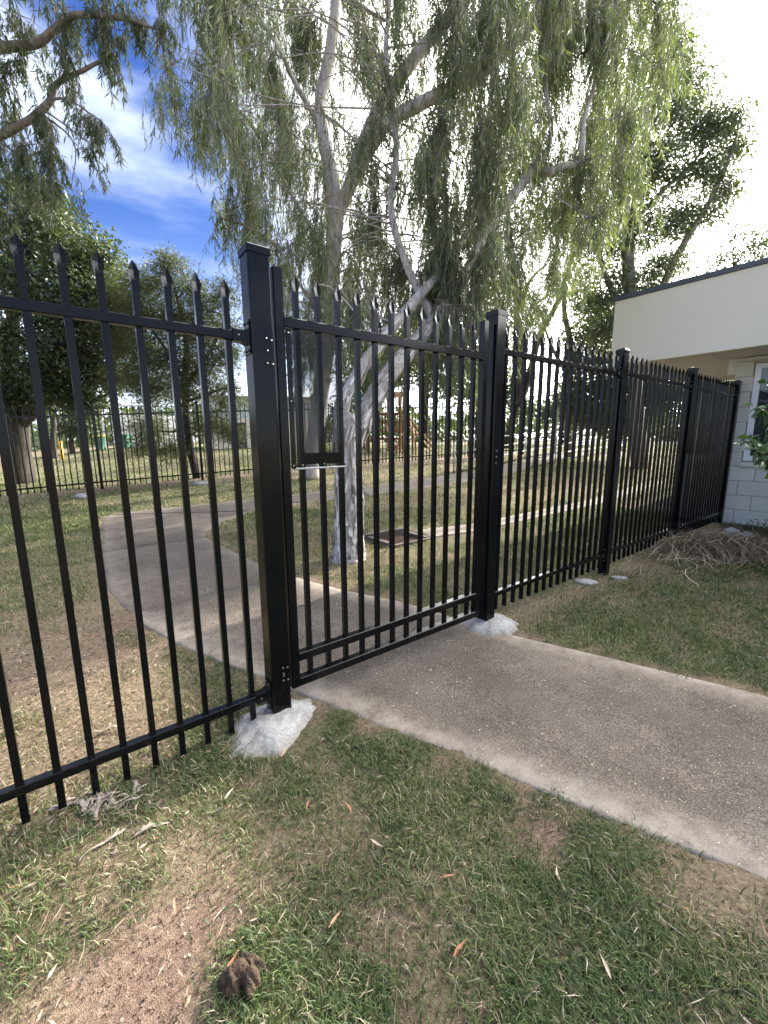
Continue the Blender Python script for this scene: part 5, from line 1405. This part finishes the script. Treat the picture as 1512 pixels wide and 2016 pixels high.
# ================================================================== SMALL THINGS IN FRONT
# ---- leafy shrub reaching in at the right edge
SB = (3.95, 3.55, g(3.95, 3.55))
shr = empty('leafy_shrub', SB); tag(shr, 'leafy green shrub branch in front of the window at the right edge', 'shrub')
m = MB(); Bs = np.array(SB)
stems = []
for pts in ([SB, (3.9, 3.55, .7), (3.349, 3.5, 1.1), (3.115, 3.45, 1.357), (2.906, 3.4, 1.408)],
            [(3.9, 3.55, .7), (3.399, 3.55, 1.354), (3.203, 3.5, 1.625), (3.06, 3.5, 1.687)],
            [(3.9, 3.55, .8), (3.477, 3.6, 1.566), (3.351, 3.6, 1.817), (3.222, 3.6, 1.879)],
            [(3.9, 3.55, .6), (4.2, 3.3, 1.2), (4.3, 3.2, 1.7)], [(3.9, 3.55, .6), (4.3, 3.9, 1.3), (4.4, 4.0, 1.8)],
            [(3.349, 3.5, 1.1), (3.126, 3.4, 1.256), (2.987, 3.35, 1.34)],
            [SB, (4.1, 3.7, .6), (4.25, 3.75, 1.1), (4.1, 3.8, 1.5)], [SB, (4.15, 3.4, .5), (4.4, 3.3, .9), (4.5, 3.2, 1.3)], [(4.1, 3.7, .6), (4.4, 3.6, 1.1), (4.6, 3.6, 1.5)], [(3.9, 3.55, .8), (4.0, 3.7, 1.4), (4.1, 3.6, 2.0)],
            [(4.2, 3.3, 1.2), (4.0, 3.2, 1.4), (3.85, 3.1, 1.45)], [(4.25, 3.75, 1.1), (4.5, 3.9, 1.3), (4.7, 4.0, 1.3)], [(4.15, 3.4, .5), (4.3, 3.6, .8), (4.6, 3.5, 1.0)]):
    stems.append(limb(m, [np.array(p) - Bs for p in pts], [.014, .011, .008, .006, .004][-len(pts):] if len(pts) <= 5 else None, 6, .05, len(stems), 5))
m.build('stem', MT['darkbark'], shr, True)
V = []; F = []; RN = []
for st_ in stems:
    for i in range(max(2, len(st_) // 3), len(st_)):
        for rep in range(4):
            p = np.array(st_[i]) + rng.normal(size=3) * .012
            d = unit(rng.normal(size=3) + np.array((-.35, -.2, -.15)))
            sd2 = unit(np.cross(d, np.array((0, 0, 1.0)) + rng.normal(size=3) * .5)); nn = np.cross(sd2, d)
            L_, W_ = rng.uniform(.07, .12), rng.uniform(.032, .05)
            b_ = len(V)
            prof = [(0, .0), (.12, .10), (.35, .46), (.6, .5), (.82, .3), (1, 0)]
            for u, w in prof:
                c0 = p + d * L_ * u + nn * (-.18 * L_ * u * u)
                V += [c0 + sd2 * W_ * w + nn * W_ * w * .35, c0, c0 - sd2 * W_ * w + nn * W_ * w * .35]
            for q in range(5):
                for e2 in (0, 1):
                    F.append((b_ + q * 3 + e2, b_ + q * 3 + e2 + 1, b_ + q * 3 + e2 + 4, b_ + q * 3 + e2 + 3))
            RN += [float(rng.random())] * 18
link('foliage', mesh_np('foliage', V, F, True, {'rnd': RN}), MT['citrus'], shr)

# ---- pile of dry cut grass by the building
def stalks(name, parent, centre, n, spreadx, spready, L, h, mat, w=.004, comb=0.0, seed=0):
    V = []; F = []; RN = []
    for k in range(n):
        a = rng.normal() * .55 + comb if rng.random() < .75 else rng.uniform(0, 6.28)
        l = rng.uniform(*L)
        x0 = centre[0] + rng.normal() * spreadx; y0 = centre[1] + rng.normal() * spready
        dx, dy = math.cos(a), math.sin(a)
        hh = h * rng.random() ** 1.5
        pts = []
        bend = rng.normal() * .35
        for u in (-.5, -.25, 0, .25, .5):
            x = x0 + dx * l * u - dy * bend * l * (u * u); y = y0 + dy * l * u + dx * bend * l * (u * u)
            pts.append((x, y, g(x, y) + .012 + hh * (1 - (2 * u) ** 2) + .01 * rng.random()))
        b_ = len(V); ww = w * rng.uniform(.5, 1.3); r_ = float(np.clip(rng.normal(.5, .25), 0, 1))
        for p in pts:
            V += [(p[0] - dy * ww - centre[0], p[1] + dx * ww - centre[1], p[2]), (p[0] + dy * ww - centre[0], p[1] - dx * ww - centre[1], p[2] + ww * .6)]
            RN += [r_, r_]
        for q in range(4): F.append((b_ + q * 2, b_ + q * 2 + 1, b_ + q * 2 + 3, b_ + q * 2 + 2))
    return link(name, mesh_np(name, V, F, False, {'rnd': RN}), mat, parent)
dc = (4.11, 4.893, 0.07)
dg = empty('dry_grass_pile', (dc[0], dc[1], 0)); tag(dg, 'heap of dry straw-coloured cut grass beside the end of the fence', 'dry grass')
o = stalks('stalks', dg, dc, 2000, .30, .19, (.35, .85), .20, MT['straw'], .0036, R(-35)); o["kind"] = "stuff"
o = stalks('loose_stalks', dg, dc, 1100, .75, .33, (.25, .7), .035, MT['straw'], .0030, R(10)); o["kind"] = "stuff"
# ---- rocks and a weed by the wall
r1 = (4.895, 5.712, 0.085); r2 = (4.946, 5.529, 0.084)
lump('rock', r1[0], r1[1], .085, 'pale grey rock by the wall, nearer the fence', 'rock', MT['rock'], 51, (1.25, .9, .75), .3)
lump('rock', r2[0], r2[1], .09, 'tan pointed rock by the wall, further from the fence', 'rock', MT['rock'], 57, (1.3, .85, .6), .3)
wd = (5.087, 5.407, 0.084)
we = empty('weed', (wd[0], wd[1], g(wd[0], wd[1]))); tag(we, 'small green weed at the foot of the block wall', 'weed')
n = 260
bs = rng.normal(size=(n, 3)) * np.array((.10, .10, .07)) + np.array((0, 0, .12)); bs[:, 2] = np.abs(bs[:, 2])
link('foliage', leaves_mesh('foliage', bs, unit(rng.normal(size=(n, 3)) + np.array((0, 0, .5))), rng.uniform(.03, .06, n), rng.uniform(.01, .018, n), rng.random(n)), MT['broad'], we)
MB().tube([(0, 0, -.02), (.01, .01, .15)], [.006, .003], 5).build('stem', MT['darkbark'], we)
# ---- charred root lump in the foreground
sp_ = (-0.388, 0.875, -0.011)
stp = empty('burnt_stump', (sp_[0], sp_[1], g(sp_[0], sp_[1]))); tag(stp, 'small charred gnarled stump in the grass at the bottom', 'stump')
for i, (dx, dy, r, sq, rz) in enumerate(((-.018, .004, .036, (1, .9, .95), .2), (.022, -.006, .027, (.75, .8, 1.5), .7), (.014, .036, .026, (1.5, .8, .9), -.4))):
    q = lump('root_knob', sp_[0] + dx, sp_[1] + dy, r, None, None, MT['stump'], 70 + i * 3, sq, .2, None, 4, .7, rz)
    q.parent = stp; q.location = (dx, dy, r * sq[2] * .6)
# ---- curled sticks and bark strips
def strip(name, p, L, w, rz, label, cat, mat, group=None, arch=.02, seed=0, curl=.4, flat=True):
    r_ = np.random.default_rng(seed)
    rings = []
    nseg = 9
    b1, b2 = r_.normal() * .25, r_.normal() * .3
    for i in range(nseg):
        u = i / (nseg - 1) - .5
        x = L * u; y = L * (b1 * u * u * 2 + b2 * u ** 3 * 3)
        z = .008 + arch * (1 - (2 * u) ** 2) * (.6 + .4 * math.sin(9 * u + seed)) + .004 * r_.random()
        ww = w * (1 - .75 * abs(2 * u) ** 2.5) * r_.uniform(.8, 1.2)
        tw_ = curl * math.sin(4 * u + seed)
        cy_, sy_ = math.cos(tw_), math.sin(tw_)
        th_ = .0018 if flat else ww * .8
        rings.append([(x, y + a * ww * cy_ - b * th_ * sy_, z + a * ww * sy_ + b * th_ * cy_) for a, b in ((-1, 0), (-.5, -1), (.5, -1), (1, 0), (.5, 1), (-.5, 1))])
    o = MB().rings(rings).build(name, mat, None, False, (p[0], p[1], g(p[0], p[1])), (0, 0, rz))
    if label: tag(o, label, cat, group)
    return o
strip('curled_stick', (-0.695, 3.343, 0.033), .30, .006, R(65), 'thin bleached curved stick lying on the path behind the gate', 'stick', MT['stick'], None, .03, 3, .2, False)
strip('bark_strip', (-1.415, 1.871, -0.004), .16, .010, R(30), 'pale bark strip behind the left fence panel', 'bark', MT['stick'], None, .02, 5)
strip('bark_strip', (-0.887, 1.342, -0.013), .12, .009, R(25), 'pale curled bark strip on the grass right of the bark heap', 'bark', MT['stick'], None, .012, 9)
strip('bark_strip', (-1.029, 1.281, -0.013), .15, .007, R(40), 'thin grey bark sliver below the bark heap', 'bark', MT['stick'], None, .012, 12)
hp_ = (-1.15, 1.447, -0.015)
bh = empty('bark_heap', (hp_[0], hp_[1], g(hp_[0], hp_[1]))); tag(bh, 'small heap of curled pale bark strips under the left fence panel', 'bark')
for k in range(24):
    q = strip('bark_strip', (0, 0), rng.uniform(.05, .13), rng.uniform(.004, .011), rng.uniform(0, 6.28), None, None, MT['stick'], None, .012, 100 + k, .35)
    q.parent = bh; q.location = (rng.normal() * .075, rng.normal() * .042, .01 * rng.random())
# ---- larger fallen leaves that can be told apart
t = NT('rust_leaf'); t.set(t.ramp(t.objrnd(), [(0, (.40, .17, .09)), (.5, (.48, .27, .15)), (1, (.50, .40, .30))]), .6, 0, .4); MT['rustleaf'] = t.m
def leaf_blade(seed):
    r_ = np.random.default_rng(seed); V = []; F = []
    b = r_.normal() * .12; lift = r_.uniform(.05, .25)
    prof = [(0, .01), (.1, .05), (.3, .13), (.5, .14), (.75, .08), (1, .005)]
    for u, w in prof:
        z = lift * (u - .3) ** 2
        V += [(u - .5, b * math.sin(3 * u) + w, z + w * .35), (u - .5, b * math.sin(3 * u), z), (u - .5, b * math.sin(3 * u) - w, z + w * .35)]
    for q in range(5):
        for e2 in (0, 1): F.append((q * 3 + e2, q * 3 + e2 + 1, q * 3 + e2 + 4, q * 3 + e2 + 3))
    return mesh_np('fallen_leaf', V, F, True)
LFM = [leaf_blade(i) for i in range(5)]
for i, (p, deg, where) in enumerate([
        ((-0.661, 1.062, -0.01), -60, 'at the top of the bare earth patch'), ((-0.641, 1.473, -0.006), 70, 'below the hinge post footing, left of the rest'),
        ((-0.309, 1.42, -0.004), 85, 'below the hinge post footing, standing nearly upright'), ((-0.149, 1.396, -0.003), -60, 'midway between the footing and the dry stalks'),
        ((-0.034, 1.254, -0.005), -40, 'in the middle of the front grass'), ((-0.156, 1.018, -0.005), 55, 'above and right of the burnt stump'),
        ((-0.432, 0.911, -0.012), 60, 'just above the burnt stump'), ((0.199, 1.136, -0.003), 5, 'lying flat below the middle of the path edge'),
        ((0.57, 1.141, 0.001), 80, 'a little below the path edge toward the right'), ((0.593, 0.897, -0.003), 95, 'near the bottom right corner'),
        ((-0.469, 1.696, -0.005), 75, 'closest to the hinge post footing'), ((0.206, 0.941, -0.002), 40, 'near the bottom edge, right of centre')]):
    o = link('fallen_leaf', LFM[i % 5], MT['rustleaf'], None, (p[0], p[1], g(p[0], p[1]) + .022), (rng.normal() * .15, rng.normal() * .15, R(deg)))
    s_ = rng.uniform(.045, .065); o.scale = (s_, s_ * .6, s_)
    tag(o, 'dry rust-brown fallen leaf ' + where, 'leaf', 'fallen gum leaves on the front grass')

# ================================================================== TURF AND LITTER
HX = math.tan(R(46)); 
def scatter(n, ymin, ymax, power, tmin=-99, tmax=99):
    """points in the strip of ground in front of the camera, thinning with distance"""
    u = rng.random(n)
    y = (ymin ** (1 - power) + u * (ymax ** (1 - power) - ymin ** (1 - power))) ** (1 / (1 - power)) if power != 1 else ymin * (ymax / ymin) ** u
    x = rng.uniform(-1, 1, n) * (y * 1.08 + 1.6)
    s, t = to_st(x, y)
    k = (t > tmin) & (t < tmax)
    return x[k], y[k]
foot = [(from_st(-.09, -.10), .215), (from_st(1.63, -.01), .20)]
def free(x, y, pad=0.0):
    k = ~(in_poly(x, y, path_poly) & (edge_dist(x, y) > .012 + .075 * np.clip(fbm(x * 5, y * 5, 77, 3) - .35, 0, 1) + pad))
    s, t = to_st(x, y)
    k &= ~((s > 2.27) & (s < 3.02) & (t > 2.02) & (t < 2.64))
    k &= ~((s > 2.95) & (s < 11.5) & (np.abs(t - 2.02) < .2 + .15 * (s < 3.9)))
    k &= ~(s > 7.36) | (t > 1.6)
    k &= np.hypot(x + .42, y - 4.66) > .22
    for (fx, fy), r in foot: k &= np.hypot(x - fx, y - fy) > r
    return k
def zsurf(x, y):
    nr = np.clip(1 - (np.hypot(x, y - 4) - 6) / 6, 0, 1)
    return G(x, y) + nr * (.024 * (fbm(x * 1.6, y * 1.6, 5) - .5) + .016 * (fbm(x * 7, y * 7, 9, 3) - .5))
def blades(name, x, y, L, W, lean, rnd, mat, label):
    n = len(x); z = zsurf(x, y) - .002
    a = rng.uniform(0, 2 * math.pi, n)
    dx, dy = np.cos(a), np.sin(a)
    lx = lean
    p0 = np.stack([x, y, z], 1)
    d = np.stack([dx, dy, np.zeros(n)], 1); sd_ = np.stack([-dy, dx, np.zeros(n)], 1); up = np.array((0, 0, 1.0))
    p1 = p0 + d * (L * lx * .35)[:, None] + up * (L * .55 * np.sqrt(1 - lx ** 2 * .6))[:, None]
    p2 = p0 + d * (L * lx)[:, None] + up * (L * .8 * np.sqrt(np.maximum(0, 1 - lx ** 2)))[:, None]
    w = W[:, None] * .5
    V = np.stack([p0 - sd_ * w, p0 + sd_ * w, p1 + sd_ * w * .8, p1 - sd_ * w * .8, p2 + sd_ * w * .12, p2 - sd_ * w * .12], 1).reshape(-1, 3)
    b = np.arange(n)[:, None] * 6
    F = np.concatenate([b + np.array([[0, 1, 2, 3]]), b + np.array([[3, 2, 4, 5]])], 1).reshape(-1, 4)
    o = link(name, mesh_np(name, V, F, False, {'rnd': np.repeat(rnd, 6)}), mat)
    tag(o, label, 'grass', kind='stuff')
    return o
# short couch grass in front of the fence and just behind it
x, y = scatter(520000, .62, 7.5, .55)
xa = rng.uniform(-2.6, 3.6, 90000); ya = rng.uniform(-1.0, .65, 90000)
x = np.concatenate([x, xa]); y = np.concatenate([y, ya])
c = cover(x, y); keep = free(x, y) & (rng.random(len(x)) < c ** 1.3)
x, y, c = x[keep], y[keep], c[keep]
dist = np.hypot(x, y)
lenf = .024 + .020 * fbm(x * 3, y * 3, 60)
L = lenf * rng.uniform(.55, 1.5, len(x)) * (1 + .06 * dist)
W = rng.uniform(.0017, .0036, len(x)) * (1 + .20 * dist)
dr_ = dryness(x, y)
rn = np.clip(rng.normal(.34, .19, len(x)) + .26 * (dr_ - .35) + .42 * (rng.random(len(x)) < .17), 0, 1)
blades('lawn_grass', x, y, L, W, rng.uniform(.35, .97, len(x)), rn, MT['grass'], 'short green couch grass on both sides of the gate')
# lawn further back
x, y = scatter(150000, 6.2, 34, 1.15)
c = cover(x, y); keep = free(x, y) & (rng.random(len(x)) < c)
x, y = x[keep], y[keep]; dist = np.hypot(x, y)
L = rng.uniform(.03, .075, len(x)); W = rng.uniform(.006, .012, len(x)) * (.5 + .12 * dist)
blades('lawn_grass', x, y, L, W, rng.uniform(.3, .9, len(x)), np.clip(rng.normal(.46, .17, len(x)) + .2 * (dryness(x, y) - .5), 0, 1), MT['grass'], 'sunlit back lawn grass beyond the near tree')
# fallen leaf litter: dense at left, scattered elsewhere
x, y = scatter(52000, .6, 13, .8)
s, t = to_st(x, y)
dens = .04 + .95 * np.clip((-.2 - s) / .45, 0, 1) * np.clip((t + .6) / .5, .04, 1) * np.clip((3.3 - t) / 1.0, 0, 1) + .25 * np.clip((t - 1.5) / 1, 0, 1) + .06 * (1 - cover(x, y))
dens += .8 * np.clip(1.25 - np.hypot(x + .42, y - 4.66) / .6, 0, 1)
dens += .3 * np.clip(1 - np.abs(t + .1) / .5, 0, 1) * np.clip((s - 1.6) / .3, 0, 1)
k = (rng.random(len(x)) < dens) & free(x, y)
x, y = x[k], y[k]; n = len(x)
zb_ = zsurf(x, y) + rng.uniform(.004, .022, n)
d = unit(np.stack([rng.normal(size=n), rng.normal(size=n), rng.normal(size=n) * .18], 1))
LLn = rng.uniform(.010, .034, n) * (1 + .08 * np.hypot(x, y))
o = link('leaf_litter', leaves_mesh('leaf_litter', np.stack([x, y, zb_], 1), d, LLn, LLn * rng.uniform(.12, .26, n), np.clip(rng.normal(.5, .28, n), 0, 1), .08), MT['litter'])
tag(o, 'fallen dry leaves and bark bits strewn over the ground', 'leaf litter', kind='stuff')
# dry stalks lying in the turf
x, y = scatter(30000, .6, 8.5, .7)
s, t = to_st(x, y)
dens = .55 * cover(x, y) + .05 + .6 * np.clip(1 - np.abs(t + .15) / .55, 0, 1) * np.clip((s - 1.55) / .3, 0, 1)
k = (rng.random(len(x)) < dens) & free(x, y)
x, y = x[k], y[k]; n = len(x)
d = unit(np.stack([rng.normal(size=n), rng.normal(size=n), rng.normal(size=n) * .22], 1))
LLn = rng.uniform(.02, .075, n)
o = link('dry_stalks', leaves_mesh('dry_stalks', np.stack([x, y, zsurf(x, y) + rng.uniform(.006, .028, n)], 1), d, LLn, rng.uniform(.0010, .0022, n) * (1 + .14 * np.hypot(x, y)), np.clip(rng.normal(.55, .25, n), 0, 1), .1), MT['straw'])
tag(o, 'thin dry grass stalks lying in the turf', 'dry grass', kind='stuff')
# crumbs of leaf and grit on the path
x, y = scatter(120000, .9, 7, .8)
k = in_poly(x, y, path_poly) & (rng.random(len(x)) < .20)
x, y = x[k], y[k]; n = len(x)
d = unit(np.stack([rng.normal(size=n), rng.normal(size=n), rng.normal(size=n) * .08], 1))
LLn = rng.uniform(.004, .014, n) * (1 + .7 * (rng.random(n) < .06))
o = link('path_litter', leaves_mesh('path_litter', np.stack([x, y, G(x, y) + .0235], 1), d, LLn, LLn * rng.uniform(.16, .34, n), np.clip(rng.normal(.75, .25, n), 0, 1), .05), MT['straw'])
tag(o, 'small leaf crumbs scattered on the concrete path', 'leaf litter', kind='stuff')
# crumbs of earth on the bare ground
x, y = scatter(60000, .6, 5, .6)
k = (rng.random(len(x)) < (1.05 - cover(x, y)) * .8) & free(x, y)
x, y = x[k], y[k]; n = len(x)
d = unit(np.stack([rng.normal(size=n), rng.normal(size=n), rng.normal(size=n) * .5], 1))
LLn = rng.uniform(.003, .010, n) * (1 + .15 * np.hypot(x, y))
MT['crumb'] = blade_mat('soil_crumb', [(0, (.06, .04, .03)), (.5, (.17, .115, .085)), (1, (.33, .25, .19))], (1, 1, 1), .0)
o = link('soil_crumbs', leaves_mesh('soil_crumbs', np.stack([x, y, zsurf(x, y) + .003], 1), d, LLn, LLn * rng.uniform(.5, 1.0, n), np.clip(rng.normal(.45, .25, n), 0, 1), .2), MT['crumb'])
tag(o, 'crumbs of reddish-brown earth on the bare patches', 'soil', kind='stuff')
